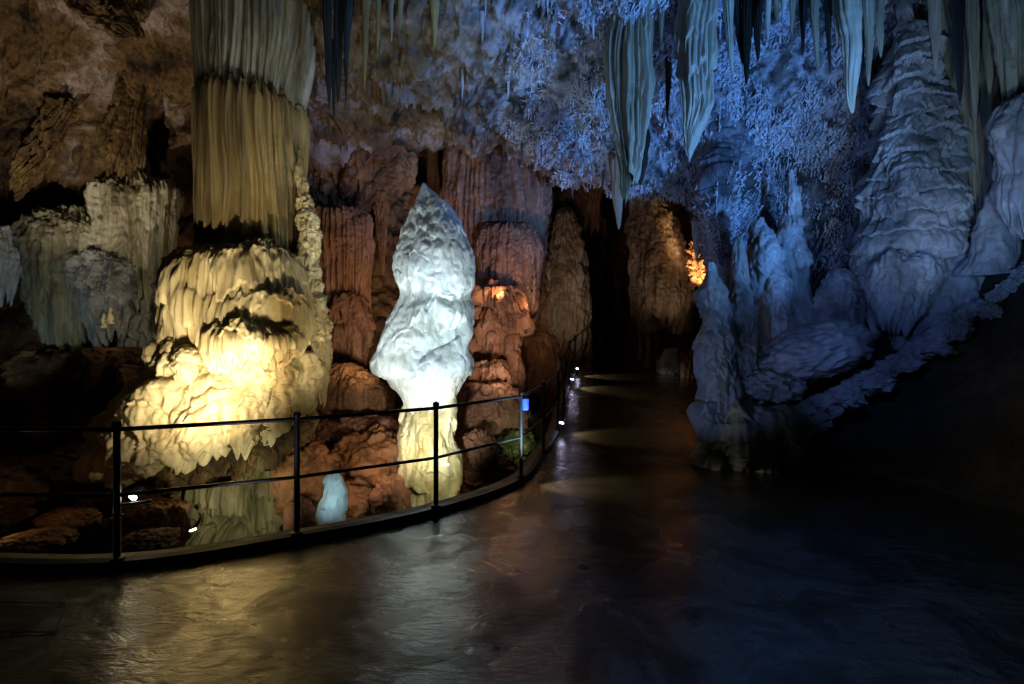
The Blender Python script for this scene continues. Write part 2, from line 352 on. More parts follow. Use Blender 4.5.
def ceiling_mat():
    m = CEIL.copy(); m.name = 'ceiling_rock_with_frost'; nt = m.node_tree; N = nt.nodes; L = nt.links
    b = N['Principled BSDF']; src = b.inputs['Base Color'].links[0].from_socket
    g = N.new('ShaderNodeNewGeometry'); sp = N.new('ShaderNodeSeparateXYZ'); L.new(g.outputs['Position'], sp.inputs[0])
    n = N.new('ShaderNodeTexNoise'); n.inputs['Scale'].default_value = 1.3; n.inputs['Detail'].default_value = 6; L.new(g.outputs['Position'], n.inputs['Vector'])
    a = N.new('ShaderNodeMath'); a.operation = 'MULTIPLY_ADD'; a.inputs[1].default_value = 4; L.new(n.outputs['Fac'], a.inputs[0]); L.new(sp.outputs['X'], a.inputs[2])
    mr = N.new('ShaderNodeMapRange'); mr.inputs[1].default_value = .2; mr.inputs[2].default_value = 2.6; L.new(a.outputs[0], mr.inputs[0])
    n2 = N.new('ShaderNodeTexNoise'); n2.inputs['Scale'].default_value = 5; n2.inputs['Detail'].default_value = 6; L.new(g.outputs['Position'], n2.inputs['Vector'])
    r = N.new('ShaderNodeValToRGB'); r.color_ramp.elements[0].position = .35; r.color_ramp.elements[0].color = hexc(60, 58, 58); r.color_ramp.elements[1].position = .65; r.color_ramp.elements[1].color = hexc(186, 188, 196); L.new(n2.outputs['Fac'], r.inputs[0])
    mx = N.new('ShaderNodeMix'); mx.data_type = 'RGBA'; L.new(mr.outputs[0], mx.inputs[0]); L.new(src, mx.inputs[6]); L.new(r.outputs[0], mx.inputs[7]); L.new(mx.outputs[2], b.inputs['Base Color'])
    return m
CEILF = ceiling_mat()

# ---------------------------------------------------------------- the walkway
def zf(y):
    return np.interp(y, [-10, 8.2, 9, 12, 20, 40], [0, 0, .09, .6, 1.26, 1.3])
def ground(px, py):
    lo, hi = 1.5, 30.
    for _ in range(50):
        mid = (lo + hi) / 2
        if EYE - (py - CY) / F * mid > zf(mid): lo = mid
        else: hi = mid
    return np.array(((px - CX) / F * lo, lo, float(zf(lo))))
posts = [np.array((-6.9, 4.3)), np.array((-5.5, 3.95)), np.array((-4.2, 3.78))]
for px, py in ((117, 571), (297, 544), (436, 515)): posts.append(ground(px, py)[:2])
posts += [ground(521, 484)[:2], ground(543.5, 457)[:2], ground(558, 434)[:2]]
for px, d in ((564, 10.4), (569.5, 12), (575, 13.8), (582, 16.2), (588.5, 18.8)): posts.append(np.array(((px - CX) / F * d, d)))
KERB = np.array([(-9.5, 5.2)] + [tuple(p) for p in posts] + [(3.4, 22)])
kt = even(KERB, 260); kc = catmull(KERB, kt)
kd = np.gradient(kc, axis=0); kd /= np.linalg.norm(kd, axis=1)[:, None]
kn = np.stack([kd[:, 1], -kd[:, 0]], 1)          # towards the walkway
RIGHT = np.array([(-9.5, -3), (-6, -3), (-4, -3), (-2, -3), (0, -3), (2, -3), (4, -3), (6.5, -2), (7.5, 1), (7.5, 4), (7, 7), (6.5, 9), (5.6, 11), (5.4, 13), (5.5, 16), (5.6, 19), (5.8, 22)])
rc = catmull(RIGHT, np.linspace(0, len(RIGHT) - 1, 260))
t = np.linspace(0, 1, 160)[:, None, None]
G = kc[None] * (1 - t) + rc[None] * t
Z = zf(G[..., 1]) + .012 * fbm(G[..., 0] * .9, G[..., 1] * .9, 0 * G[..., 0], 3, 4) + .02 * sstep(.3, 1, t[..., 0]) * 0
fl = grid_mesh('floor', np.concatenate([G, Z[..., None]], -1)[:, ::-1], mat=WET); fl['kind'] = 'structure'
# kerb: shade of its near side put in as black, pale concrete strip behind
def sweep(name, prof, mat, z0=zf, kind=None, parent=None):
    """prof: closed cross-section as (offset towards the pit, height)"""
    V = []
    for o, h in prof + [prof[0]]:
        q = kc - kn * o
        V.append(np.concatenate([q, (zf(kc[:, 1]) + h)[:, None]], 1))
    o = grid_mesh(name, np.array(V), mat=mat, parent=parent)
    o.data.polygons.foreach_set('use_smooth', np.zeros(len(o.data.polygons), dtype=bool))
    if kind: o['kind'] = kind
    return o
sweep('trim_1', [(-.02, -.05), (-.02, .075), (.03, .085), (.03, -.3)], METAL, kind='structure')
sweep('trim_2', [(.035, -.5), (.035, .075), (.06, .08), (.16, .07), (.2, .02), (.24, -.5)], CONC, kind='structure')

# railing
rail = thing('railing', 'long black metal railing with posts along the left edge of the walkway', 'railing', (float(posts[3][0]), float(posts[3][1]), 0))
def kz(p): return float(zf(p[1]))
H = 1.05
for i, p in enumerate(posts):
    x, y = p[0] - .0, p[1] + .0; z = kz(p)
    m = MB(); m.tube([(x, y, z - .1), (x, y, z + H)], .024, 14)
    m.tube([(x, y, z + H - .012), (x, y, z + H + .006), (x, y, z + H + .026), (x, y, z + H + .034)], [.028, .034, .026, .008], 14)
    pk = m.build('post', METAL, rail, (x, y, z))
    m = MB(); m.tube([(x, y, z + .075), (x, y, z + .1), (x, y, z + .105)], [.05, .048, .026], 14); m.build('base_plate', METAL, pk, (x, y, z)); 
def railcurve(h, first=0, last=None):
    pts = posts[first:last]; out = []
    for i in range(len(pts) - 1):
        for k in range(8):
            f = k / 8
            q = pts[i] * (1 - f) + pts[i + 1] * f
            out.append((q[0], q[1], float(zf(pts[i][1])) * (1 - f) + float(zf(pts[i + 1][1])) * f + h))
    q = pts[-1]; out.append((q[0], q[1], kz(q) + h)); return out
MB().tube(railcurve(H - .03), .017, 10).build('top_rail', METAL, rail)
MB().tube(railcurve(H * .52), .015, 10).build('middle_rail', METAL, rail)
# the short railing on the right of the far walkway
r2 = thing('railing', 'short dark railing at far right edge of the walkway, below the amber lamp', 'railing', (4.52, 14, kz((0, 14))))
pr = [np.array((4.5, 14.0)), np.array((4.55, 12.4)), np.array((4.7, 16.2)), np.array((4.9, 18.4))]
order = [pr[1], pr[0], pr[2], pr[3]]
for p in order:
    z = kz(p); MB().tube([(p[0], p[1], z - .1), (p[0], p[1], z + H)], .026, 10).build('post', METAL, r2, (p[0], p[1], z))
for h, nm in ((H, 'top_rail'), (H * .5, 'middle_rail')):
    o = MB().tube([(p[0], p[1], kz(p) + h) for p in order], .018, 8).build(nm, METAL, r2, tuple(r2.location))

# ---------------------------------------------------------------- rock shell
def net(rows): return [[P(*c) for c in r] for r in rows]
# ceiling: columns left to right, rows from behind the lip to overhead
cx = [-500, -150, 0, 100, 200, 320, 430, 530, 620, 690, 740, 860, 1000, 1250]
lip = [(215, 8), (200, 10), (186, 10.8), (192, 11.2), (186, 11.4), (142, 11.4), (128, 11.4), (138, 10.6), (162, 10.2), (172, 10), (196, 9.8), (250, 9.6), (230, 9), (200, 6.5)]
lip = [(y, d) for y, d in lip]
mid = [(110, 7.4), (100, 9), (100, 9.8), (95, 10), (92, 10.2), (85, 9.8), (72, 9.6), (84, 9.2), (102, 9), (112, 9), (120, 9.2), (120, 9.1), (110, 8.4), (90, 5.8)]
top = [(0, 6.6), (0, 8), (0, 8.6), (0, 8.7), (0, 8.6), (0, 8.2), (0, 7.9), (0, 7.7), (0, 7.6), (0, 7.8), (0, 8.2), (0, 8.4), (0, 7.6), (-20, 5.2)]
over = [(-260, 5), (-260, 5.8), (-260, 6), (-260, 6), (-260, 6), (-260, 5.8), (-260, 5.6), (-260, 5.5), (-260, 5.5), (-260, 5.6), (-260, 5.8), (-260, 6), (-260, 5.6), (-260, 4)]
rows = []
rows.append([P(x, y - 70, d + 4) for x, (y, d) in zip(cx, lip)])
rows.append([P(x, y - 4, d + 1.3) for x, (y, d) in zip(cx, lip)])
for lst in (lip, mid, top, over): rows.append([P(x, y, d) for x, (y, d) in zip(cx, lst)])
rows.append([np.array((P(x, 0, 4)[0], .5, 8.2)) for x in cx])
rows.append([np.array((P(x, 0, 4)[0], -3, 7.8)) for x in cx])
def ceil_disp(u, p):
    x, y, z = p[..., 0], p[..., 1], p[..., 2]
    right = sstep(0., 2., x)
    wob = fbm(x * .35, y * .35, z * .35, 3, 2)
    q = p + .4 * wob[..., None]
    base = .35 * wob + d_rock(q, .6, .22, 5, 5) + .13 * ridged(q[..., 0] * 2.4, q[..., 1] * 2.4, q[..., 2] * 2.4, 5, 9) + .04 * billow(x * 7, y * 7, z * 5, 3, 12)
    base = base + d_tier(x + .3 * y, p, .62, .30, 15, .35, .7) + .12 * np.clip(ridged(q[..., 0] * 1.3, q[..., 1] * 1.3, q[..., 2] * 1.3, 3, 19), -1, 1.5)
    spike = .10 * np.clip(ridged(x * 5.5, y * 5.5, z * 1.7, 3, 21), -.6, 2) + .05 * ridged(x * 14, y * 14, z * 4.5, 2, 23)
    return base * (1 - .25 * right) + spike * right + .02 * spike
ceil, CW, CN = patch('ceiling', rows, CEILF, ceil_disp, 1000, 600)

# left wall
def wl_disp(u, p):
    x, y, z = p[..., 0], p[..., 1], p[..., 2]
    return d_rock(p, .5, .3, 31, 5) + .12 * billow(x * 1.7, y * 1.7, z * 1.7, 4, 33) + d_streak(p, 5, .05, 35, .3)
rows = []
lx = [-700, -300, -100, 0, 80, 160, 240, 330, 400]
for y, dd in ((60, 2.6), (150, 1.6), (210, .6), (280, .2), (350, -.3), (420, -.9), (500, -2.0), (560, -2.6), (640, -3.1)):
    rows.append([P(x, y, max(4.2, d + dd)) for x, d in zip(lx, (7, 8.4, 9.6, 10.3, 10.8, 11.2, 11.6, 11.9, 12.6))])
wl, WLW, WLN = patch('wall_left', rows, BROWN, wl_disp, 420, 420)

# back wall: alcove, then the tunnel
bx = [240, 310, 380, 430, 490, 545, 580, 594, 606, 640, 690, 706, 716, 730]
bd = [12.4, 12.6, 13.2, 13.2, 13.4, 18, 19.6, 21, 25, 26, 25, 19, 15, 12]
rows = []
for y, dd in ((90, 1.2), (150, 1.0), (200, .4), (260, .1), (320, -.1), (365, -.6), (420, -2.0), (470, -3.4), (540, -4.4)):
    r = []
    for x, d in zip(bx, bd):
        if y <= 365: r.append(P(x, y, d + dd))
        else:
            q = d + dd if x < 500 else max(d + dd * .5, 9.8 + (x - 500) * .03)
            r.append(P(x, y, q) if x < 560 else P(x, 352 + (y - 365) * .02, 26 if 594 < x < 700 else d))
    rows.append(r)
def wb_disp(u, p):
    x, y, z = p[..., 0], p[..., 1], p[..., 2]
    t_ = d_tier(x * .9 + y * .3, p, .75, .22, 41, .3)
    return d_rock(p, .5, .22, 43, 5, .6) + t_ + .06 * billow(x * 2.6, y * 2.6, z * 2, 3, 45) + d_streak(p, 7, .035, 47, .1) + hollow(p, 384, 290, 12, 60, 1.6) + hollow(p, 412, 170, 26, 16, 1.2) + hollow(p, 590, 250, 6, 70, 1)
wb, WBW, WBN = patch('wall_back', rows, ORANGE, wb_disp, 700, 560)

# right wall
def wr_disp(u, p):
    x, y, z = p[..., 0], p[..., 1], p[..., 2]
    hi = sstep(2.2, 3.6, z)
    rough = .12 * np.clip(ridged(x * 4.5, y * 4.5, z * 1.5, 3, 51), -.6, 2) + .05 * ridged(x * 13, y * 13, z * 4, 2, 53)
    low = .16 * billow(x * 1.5, y * 1.5, z * 1.2, 4, 55) + d_streak(p, 6, .03, 57, .2)
    return .3 * fbm(x * .5, y * .5, z * .4, 3, 59) + rough * hi + low * (1.15 - hi) + hollow(p, 809, 262, 11, 42, 1.6) + hollow(p, 866, 122, 10, 30, 1.2)
rx = [742, 726, 716, 748, 800, 850, 900, 960, 1040, 1200, 1500]
rd = [16, 11, 8.6, 8.9, 8.9, 8.8, 8.8, 8.7, 7.4, 5.4, 3.4]
rows = []
for y, k in ((-160, .86), (-40, .97), (60, 1.04), (140, 1.04), (220, 1), (300, .97), (380, .92), (460, .86), (540, .8)):
    rows.append([P(x, y, d * (k if i > 1 else 1)) for i, (x, d) in enumerate(zip(rx, rd))])
wr, WRW, WRN = patch('wall_right', rows, FROST, wr_disp, 620, 520)

# dark earth bank at the right, from its rubble ridge down to the walkway
def g0(px, py): return ground(px, py)
rows = []
bpx = [765, 800, 850, 900, 960, 1030, 1150, 1400]
crest = [(430, 7.3), (404, 7.5), (372, 7.5), (345, 7.4), (305, 7.2), (255, 6.6), (180, 5.4), (60, 4)]
foot = [(466, 0), (466, 0), (470, 0), (480, 0), (497, 0), (517, 0), (560, 0), (660, 0)]
cr = [P(x, y, d) for x, (y, d) in zip(bpx, crest)]; fo = [g0(x, y) for x, (y, _) in zip(bpx, foot)]
rows.append([c + np.array((.3, 1.3, -.3)) for c in cr]); rows.append([c + np.array((.1, .5, 0)) for c in cr])
for k in (0, .2, .45, .7, .9, 1.0):
    rows.append([c * (1 - k) + f * k + np.array((0, 0, -.25 * math.sin(PI * k))) * .5 for c, f in zip(cr, fo)])
rows.append([f + np.array((-.05, -.15, -.4)) for f in fo])
def bk_disp(u, p):
    return .10 * fbm(p[..., 0] * 1.1, p[..., 1] * 1.1, p[..., 2] * 1.1, 5, 61) + .02 * ridged(p[..., 0] * 4, p[..., 1] * 4, p[..., 2] * 7, 3, 63)
bk, BKW, BKN = patch('wall_right_bank', rows, DARK, bk_disp, 300, 220)

# pit floor beyond the railing
gx = np.linspace(-12, 5, 240); gy = np.linspace(3.4, 14, 240)
GX, GY = np.meshgrid(gx, gy)
# distance to kerb line decides how deep
kk = kc[None, None, ::4]
dist = np.min(np.hypot(GX[..., None] - kc[::4, 0], GY[..., None] - kc[::4, 1]), -1)
GZ = -.22 - 1.15 * sstep(.1, 1.6, dist) + .14 * billow(GX * 1.4, GY * 1.4, 0 * GX, 4, 71) + .25 * fbm(GX * .4, GY * .4, 0 * GX, 3, 73)
GZ += sstep(1.5, -.2, GX) * 0
side = np.zeros_like(GX)
near = np.argmin(np.hypot(GX[..., None] - kc[::4, 0], GY[..., None] - kc[::4, 1]), -1)
sd = (GX - kc[::4, 0][near]) * kn[::4, 0][near] + (GY - kc[::4, 1][near]) * kn[::4, 1][near]
GZ = np.where(sd > -.15, -.6, GZ)
GZ += np.where(GY > 8.5, zf(GY) * .9, 0)
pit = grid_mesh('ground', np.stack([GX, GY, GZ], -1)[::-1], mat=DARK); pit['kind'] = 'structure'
# ---------------------------------------------------------------- the great column
def base_empty(name, label, cat, px, py, d, group=None):
    return thing(name, label, cat, tuple(float(v) for v in P(px, py, d)), group)
colm = base_empty('cave_column', 'giant cream limestone column with fluted shaft above a lit flowstone mound, behind the railing', 'column', 240, 560, 7.6)
formation('upper_shaft', [(-330, 156, 376), (-180, 186, 341), (-80, 194, 326), (0, 199, 316), (50, 201, 311), (85, 202, 302), (108, 205, 298), (125, 210, 292)], 8.0, GREYT,
    lambda u, p, t: d_flute(u, p, 4.2, .15, 101) + .05 * noise(u * 2, p[..., 2] * 1.2, 0 * u, 103) + d_streak(p, 16, .012, 104, .05), .9, 420, 360, (2.6, .25, .75), parent=colm)['label'] = 'grey ribbed upper shaft'
formation('fluted_shaft', [(92, 210, 290), (101, 203, 300), (116, 200, 304), (150, 200, 303), (200, 200, 299), (240, 201, 297), (258, 204, 294), (268, 212, 286)], 7.9, TAN,
    lambda u, p, t: d_flute(u, p, 5.4, .14, 111) + d_streak(p, 18, .014, 114, .04), .9, 460, 340, (3.2, .3, .7), parent=colm, top_tilt=-.12)
def mound(H, a, s, st=.02, k=3.2, la=.035, zs=.6):
    return lambda u, p, t: d_lobes(u, p, s, 60, H * .62, H, a, teeth=.2) + d_streak(p, 6, st, s + 3, .08) + d_streak(p, 15, st * .4, s + 4, .12)
formation('flowstone_dome', [(240, 215, 285), (246, 192, 297), (256, 176, 304), (275, 167, 309), (300, 167, 314), (325, 170, 316), (345, 174, 314), (360, 182, 300), (372, 200, 280)], 7.6, CREAM,
    mound(.8, .15, 121, .05), .85, 480, 360, (3, .14, .8), parent=colm)
formation('flowstone_tier', [(284, 235, 285), (291, 215, 300), (303, 202, 308), (318, 198, 309), (332, 202, 306), (346, 220, 285)], 7.1, CREAM,
    mound(.5, .10, 131, .05), .6, 360, 200, (4.5, .16, .5), parent=colm)
formation('flowstone_tier', [(318, 226, 275), (324, 212, 288), (334, 204, 298), (345, 203, 300), (354, 210, 290), (358, 222, 278)], 6.72, CREAM,
    mound(.35, .12, 141, .045), .55, 360, 180, (4.5, .16, .5), parent=colm)
for k, (a, b, y0, y1, dd) in enumerate(((160, 182, 338, 368, 6.9), (158, 176, 352, 388, 6.8), (172, 200, 346, 384, 6.7))):
    formation('flowstone_knob', [(y0, (a + b) / 2 - 3, (a + b) / 2 + 3), (y0 + 5, a + 3, b - 3), ((y0 + y1) / 2, a, b), (y1 - 4, a + 3, b - 3), (y1, a + 8, b - 8)], dd, CREAM, lambda u, p, t: d_lump(p, 5, .03, 150) + d_streak(p, 12, .01, 151), .9, 90, 90, parent=colm)
formation('flowstone_apron', [(336, 205, 275), (344, 180, 300), (356, 160, 312), (372, 143, 318), (392, 122, 318), (410, 106, 316), (428, 94, 312), (440, 90, 306), (447, 100, 298), (448, 140, 285)], 7.4, CREAM,
    lambda u, p, t: d_lobes(u, p, 161, 110, .24, .34, .13, teeth=.15) + d_streak(p, 8, .025, 163, .2) + d_lump(p, 1.6, .10, 164, .8, 2) + d_lump(p, 7, .015, 166),
    .62, 560, 360, (5, .1, .8), tilt=.28, parent=colm)
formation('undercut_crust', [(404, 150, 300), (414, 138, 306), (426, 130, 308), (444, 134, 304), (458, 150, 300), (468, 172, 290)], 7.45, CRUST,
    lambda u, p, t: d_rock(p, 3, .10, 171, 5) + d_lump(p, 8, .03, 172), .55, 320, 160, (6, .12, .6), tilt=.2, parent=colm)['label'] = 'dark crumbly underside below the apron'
formation('drapery_stem', [(430, 172, 300), (450, 176, 302), (462, 178, 300), (480, 178, 301), (500, 186, 298), (512, 190, 297), (530, 184, 299), (552, 186, 300), (580, 190, 302), (600, 190, 302)], 7.65, GREEN,
    lambda u, p, t: d_lobes(u, p, 181, 150, .22, .34, .24, teeth=.2, tk=9) + d_flute(u, p, 5, .05, 183) + d_streak(p, 12, .02, 185, .1), .62, 420, 360, parent=colm)['label'] = 'green grey drapery stem below the apron'
formation('side_column', [(150, 298, 302), (176, 296, 306), (200, 297, 312), (218, 298, 318), (240, 300, 322), (262, 300, 320), (285, 301, 322), (305, 302, 327), (330, 301, 330), (352, 304, 331), (372, 312, 329), (388, 316, 326), (398, 319, 323)], 7.7, CREAM,
    lambda u, p, t: d_lump(p, 5, .05, 191, .6, 4) + d_streak(p, 12, .02, 192, .15) + d_lump(p, 14, .012, 193), .9, 220, 420, (7, .12, .85), parent=colm)
formation('side_column', [(210, 292, 306), (240, 290, 312), (290, 288, 318), (340, 288, 316), (380, 292, 318), (410, 296, 316), (440, 298, 312), (470, 292, 308), (520, 292, 306)], 8.0, GREEN,
    lambda u, p, t: d_lump(p, 4, .08, 195, .6, 4) + d_streak(p, 12, .02, 196, .15), .9, 200, 340, parent=colm)

# ---------------------------------------------------------------- the white stalagmite
wst = base_empty('stalagmite', 'tall brilliant white stalagmite of bulging tiers standing alone behind the railing', 'stalagmite', 430, 520, 7.5)
formation('crown', [(183, 422, 425), (188, 418, 431), (195, 412, 441), (204, 405, 452), (217, 399, 459), (234, 392, 467), (250, 387, 472), (262, 385, 474), (274, 386, 474), (285, 391, 473), (297, 397, 468), (309, 392, 471), (322, 387, 472), (336, 383, 472), (350, 380, 473), (362, 376, 474), (369, 376, 473), (373, 380, 470), (376, 389, 466), (382, 395, 462), (392, 403, 457), (402, 410, 453), (406, 414, 450)], 7.5, WHITE,
    lambda u, p, t: d_lobes(u, p, 203, 26, .55, 1.15, .17, teeth=.10, tk=5) + d_lobes(u, p, 204, 60, .16, .3, .02) + d_streak(p, 6, .014, 206, .12) + d_lump(p, 4, .02, 207, .8, 2) + d_lump(p, 16, .003, 208, .6), .85, 520, 640, (2.5, .12, .93), parent=wst)
formation('stem', [(380, 412, 452), (392, 408, 456), (404, 405, 457), (416, 399, 456), (428, 397, 458), (440, 397, 460), (455, 400, 465), (470, 398, 468), (485, 400, 465), (498, 402, 460), (514, 402, 452), (530, 402, 450), (560, 400, 452)], 7.5, WAXY,
    lambda u, p, t: d_lobes(u, p, 213, 26, .26, .6, .14, teeth=.05) + d_lump(p, 2.4, .04, 214, .55, 2) + d_streak(p, 7, .02, 214, .15) + d_lump(p, 12, .01, 217), .85, 360, 360, parent=wst)['label'] = 'waxy yellowish lower stem'

tag(formation('stalagmite', [(467, 332, 336), (471, 328, 340), (483, 323, 345), (500, 320, 347), (518, 317, 345), (534, 315, 341), (560, 312, 342)], 6.6, WHITE,
    lambda u, p, t: d_lobes(u, p, 221, 50, .12, .17, .05) + d_streak(p, 16, .01, 224, .2), .95, 180, 200),
    'small pale blue stalagmite with ringed sides, low behind the railing between two posts', 'stalagmite')
tag(formation('stalagmite', [(207, 562, 569), (213, 556, 575), (222, 553, 579), (248, 549, 585), (268, 547, 588), (288, 543, 590), (307, 542, 590), (322, 542, 590), (332, 545, 588), (340, 552, 580)], 17.6, BONE,
    lambda u, p, t: d_lump(p, 2.2, .10, 231, .7) + d_streak(p, 8, .04, 232, .12), .8, 200, 220, (2.2, .5, .7)),
    'domed tan stalagmite with fringed foot standing left of the dark tunnel mouth', 'stalagmite')
hb = tag(formation('hanging_flowstone', [(180, 625, 665), (196, 628, 662), (206, 629, 668), (222, 629, 676), (245, 628, 684), (270, 629, 690), (292, 630, 693), (306, 633, 692), (314, 640, 688), (318, 650, 680)], 15, BONE,
    lambda u, p, t: d_lump(p, 2.4, .12, 241, .35) + d_streak(p, 5, .05, 242, .1) + .03 * ridged(p[..., 0] * 6, p[..., 1] * 6, p[..., 2] * 5, 3, 243), .8, 260, 260, (3, .35, .8)),
    'large bell-shaped tan flowstone hanging over the far walkway beside the amber lamp', 'flowstone')
for i, (x, w, y1) in enumerate(((648, 6, 358), (657, 5, 352), (668, 5, 360), (677, 7, 362), (640, 4, 350))):
    tag(formation('thin_column', [(310, x - w / 2, x + w / 2), (330, x - w / 2.4, x + w / 2.6), (y1 - 4, x - w / 2, x + w / 2), (y1 + 10, x - w / 1.6, x + w / 1.6)], 15.3 + .3 * (i % 2), BROWN, lambda u, p, t: d_lump(p, 4, .04, 250), 1, 32, 60),
        'thin dark column between the hanging bell-shaped flowstone and the ground', 'column', 'thin columns under the hanging flowstone')
# lit rock by the amber lamp
tag(formation('stalactite', [(228, 694, 698), (240, 691, 702), (252, 690, 708), (268, 689, 716), (284, 693, 716), (300, 696, 712), (318, 699, 709)], 13.0, ORANGE,
    lambda u, p, t: d_lump(p, 5, .12, 255, .8) + d_rock(p, 3, .08, 256), .8, 120, 120), 'jagged stalactite glowing orange right beside the amber lamp', 'stalactite')

# ---------------------------------------------------------------- alcove formations behind the white stalagmite
ALC = [
 ('fluted orange-brown curtain hanging immediately right of the lit column mound', 'flowstone_curtain', [(210, 318, 362), (220, 312, 370), (250, 311, 372), (285, 313, 370), (300, 320, 366)], 11.3, RED, (2.2, .9, .5), 5, .14, None),
 ('bulging brown flowstone tiers directly below the fluted orange-brown curtain', 'flowstone', [(288, 330, 350), (296, 322, 366), (315, 318, 372), (335, 318, 372), (352, 322, 366), (368, 328, 360)], 11, RED, (3, .25, .6), 0, 0, (.42, .16)),
 ('large smooth brown mound low between column and white stalagmite', 'flowstone', [(362, 335, 352), (372, 318, 372), (392, 308, 392), (415, 306, 392), (432, 312, 388), (440, 326, 372)], 9.8, ORANGE, (2.6, .5, .6), 0, 0, (.7, .10)),
 ('broad red-brown fluted flowstone wall right of the white stalagmite top', 'flowstone', [(136, 450, 530), (148, 444, 546), (180, 442, 549), (220, 442, 548), (262, 444, 545), (285, 452, 540), (300, 466, 528)], 12, RED, (2.4, .5, .7), 4.5, .10, (1.1, .16)),
 ('red flowstone dome with combed fringe, middle of the red wall', 'flowstone', [(224, 498, 522), (230, 480, 536), (245, 475, 542), (265, 475, 541), (282, 478, 538), (290, 488, 530)], 11.2, RED, (3, .4, .45), 5, .06, None),
 ('long scalloped red cascade with hanging teeth, right beside the white stalagmite', 'flowstone', [(276, 484, 508), (284, 472, 520), (300, 468, 524), (320, 472, 528), (336, 468, 530), (352, 472, 522), (368, 462, 520), (384, 460, 520), (394, 468, 506)], 10.6, RED, (4, .3, .5), 0, 0, (.34, .17)),
 ('narrow toothed red ledge standing out from the foot of the scalloped cascade', 'flowstone', [(358, 484, 498), (364, 470, 508), (376, 464, 512), (388, 468, 508), (392, 476, 500)], 9.9, RED, (5, .3, .4), 3, .04, (.25, .15)),
 ('wide brown layered mound between white stalagmite and first far posts', 'flowstone', [(382, 476, 504), (392, 462, 520), (412, 456, 528), (434, 458, 528), (452, 466, 522), (458, 480, 512)], 9.3, RED, (3, .3, .6), 0, 0, (.22, .06)),
 ('brown ledge wall behind the far posts, left of the domed tan stalagmite', 'flowstone', [(330, 524, 548), (336, 518, 556), (352, 514, 560), (376, 512, 560), (400, 512, 556), (425, 512, 552)], 12.6, ORANGE, (2, .3, .7), 0, 0, (.8, .12)),
 ('brown rock pedestal directly under the domed tan stalagmite', 'rock', [(324, 550, 586), (330, 544, 592), (345, 542, 592), (365, 544, 590), (385, 546, 588)], 18.0, ORANGE, None, 0, 0, (.8, .12)),
 ('dark arched rock overhang at upper left of the alcove', 'rock', [(140, 326, 400), (150, 316, 418), (172, 312, 412), (195, 316, 396), (208, 326, 372), (214, 340, 360)], 12.2, ORANGE, None, 0, 0, (.5, .2)),
 ('slender brown column touching the alcove roof left of the red wall', 'column', [(130, 424, 440), (150, 427, 438), (190, 426, 440), (260, 424, 444), (330, 420, 446), (400, 416, 450)], 13.2, ORANGE, None, 4, .06, None),
 ('orange-lit fringed flowstone behind the domed tan stalagmite', 'flowstone', [(160, 556, 600), (172, 550, 602), (190, 550, 602), (208, 552, 600), (220, 558, 596)], 19, ORANGE, (1.6, .5, .5), 4, .1, None),
 ('narrow ribbed brown stalactite hanging into the dark gap left of the white stalagmite', 'stalactite', [(170, 372, 392), (195, 374, 390), (220, 376, 388), (250, 378, 386), (275, 380, 384)], 12, ORANGE, None, 5, .06, None),
]
for i, (lab, cat, rows_, d, m, te, fk, fa, ti) in enumerate(ALC):
    def dd(u, p, t, i=i, fk=fk, fa=fa, ti=ti):
        r = d_lump(p, 2.4, .05, 300 + i, .6) + d_streak(p, 8, .025, 301 + i, .12) + d_lump(p, 8, .015, 305 + i)
        if fk: r = r + d_flute(u, p, fk, fa, 302 + i)
        if ti: r = r + d_lobes(u, p, 303 + i, 70, ti[0] * .6, ti[0], ti[1] * 1.4, teeth=.3, tk=8)
        return r
    o = formation(cat, rows_, d, m, dd, .6, 280, 220, te)
    tag(o, lab, cat.replace('_', ' '))
# glowing drip columns low in the red wall niche
for i, (x, a, b) in enumerate(((494, 262, 285), (502, 258, 286), (510, 262, 288), (518, 266, 284), (529, 256, 292), (534, 264, 298), (526, 282, 300))):
    tag(formation('thin_column', [(a, x - 1.2, x + 1.2), (a + 6, x - 2, x + 2), (b - 4, x - 2, x + 2), (b + 6, x - 3, x + 3)], 10.9, BONE, lambda u, p, t: d_lump(p, 6, .03, 320), 1, 28, 60),
        'thin dripstone column glowing orange at the foot of the red wall', 'column', 'glowing thin columns at the foot of the red wall')

# boulders
def boulder(name, px, py, d, w, h, mat, label, seed, group=None, cat='rock', ry=0.0, k=1.6, amp=.22, dsp=.9):
    th = np.linspace(0, 2 * PI, 130, endpoint=False)[None, :]; ph = np.linspace(.02, PI - .02, 80)[:, None]
    rx_, rz_ = w / 2 / F * d, h / 2 / F * d
    n = np.stack([np.sin(ph) * np.cos(th), np.sin(ph) * np.sin(th), np.cos(ph) + 0 * th], -1)
    q = n * np.array((1, 1, min(1, 1.2 * h / w + .15))) + seed * 3.7
    r = 1 + amp * fbm(q[..., 0] * k, q[..., 1] * k, q[..., 2] * k, 5, 7) + .10 * billow(q[..., 0] * 3, q[..., 1] * 3, q[..., 2] * 3, 3, 8) + .045 * ridged(q[..., 0] * 5, q[..., 1] * 5, q[..., 2] * 5, 4, 9)
    V = n * r[..., None] * np.array((rx_, rx_ * dsp, rz_))
    c, s = math.cos(ry), math.sin(ry)
    V = np.stack([V[..., 0] * c + V[..., 2] * s, V[..., 1], -V[..., 0] * s + V[..., 2] * c], -1)
    cc = P(px, py, d); V = V + cc
    o = grid_mesh(name, V, closed_u=True, loc=(float(cc[0]), float(cc[1]), float(V[..., 2].min())), mat=mat, caps=True)
    return tag(o, label, cat, group)
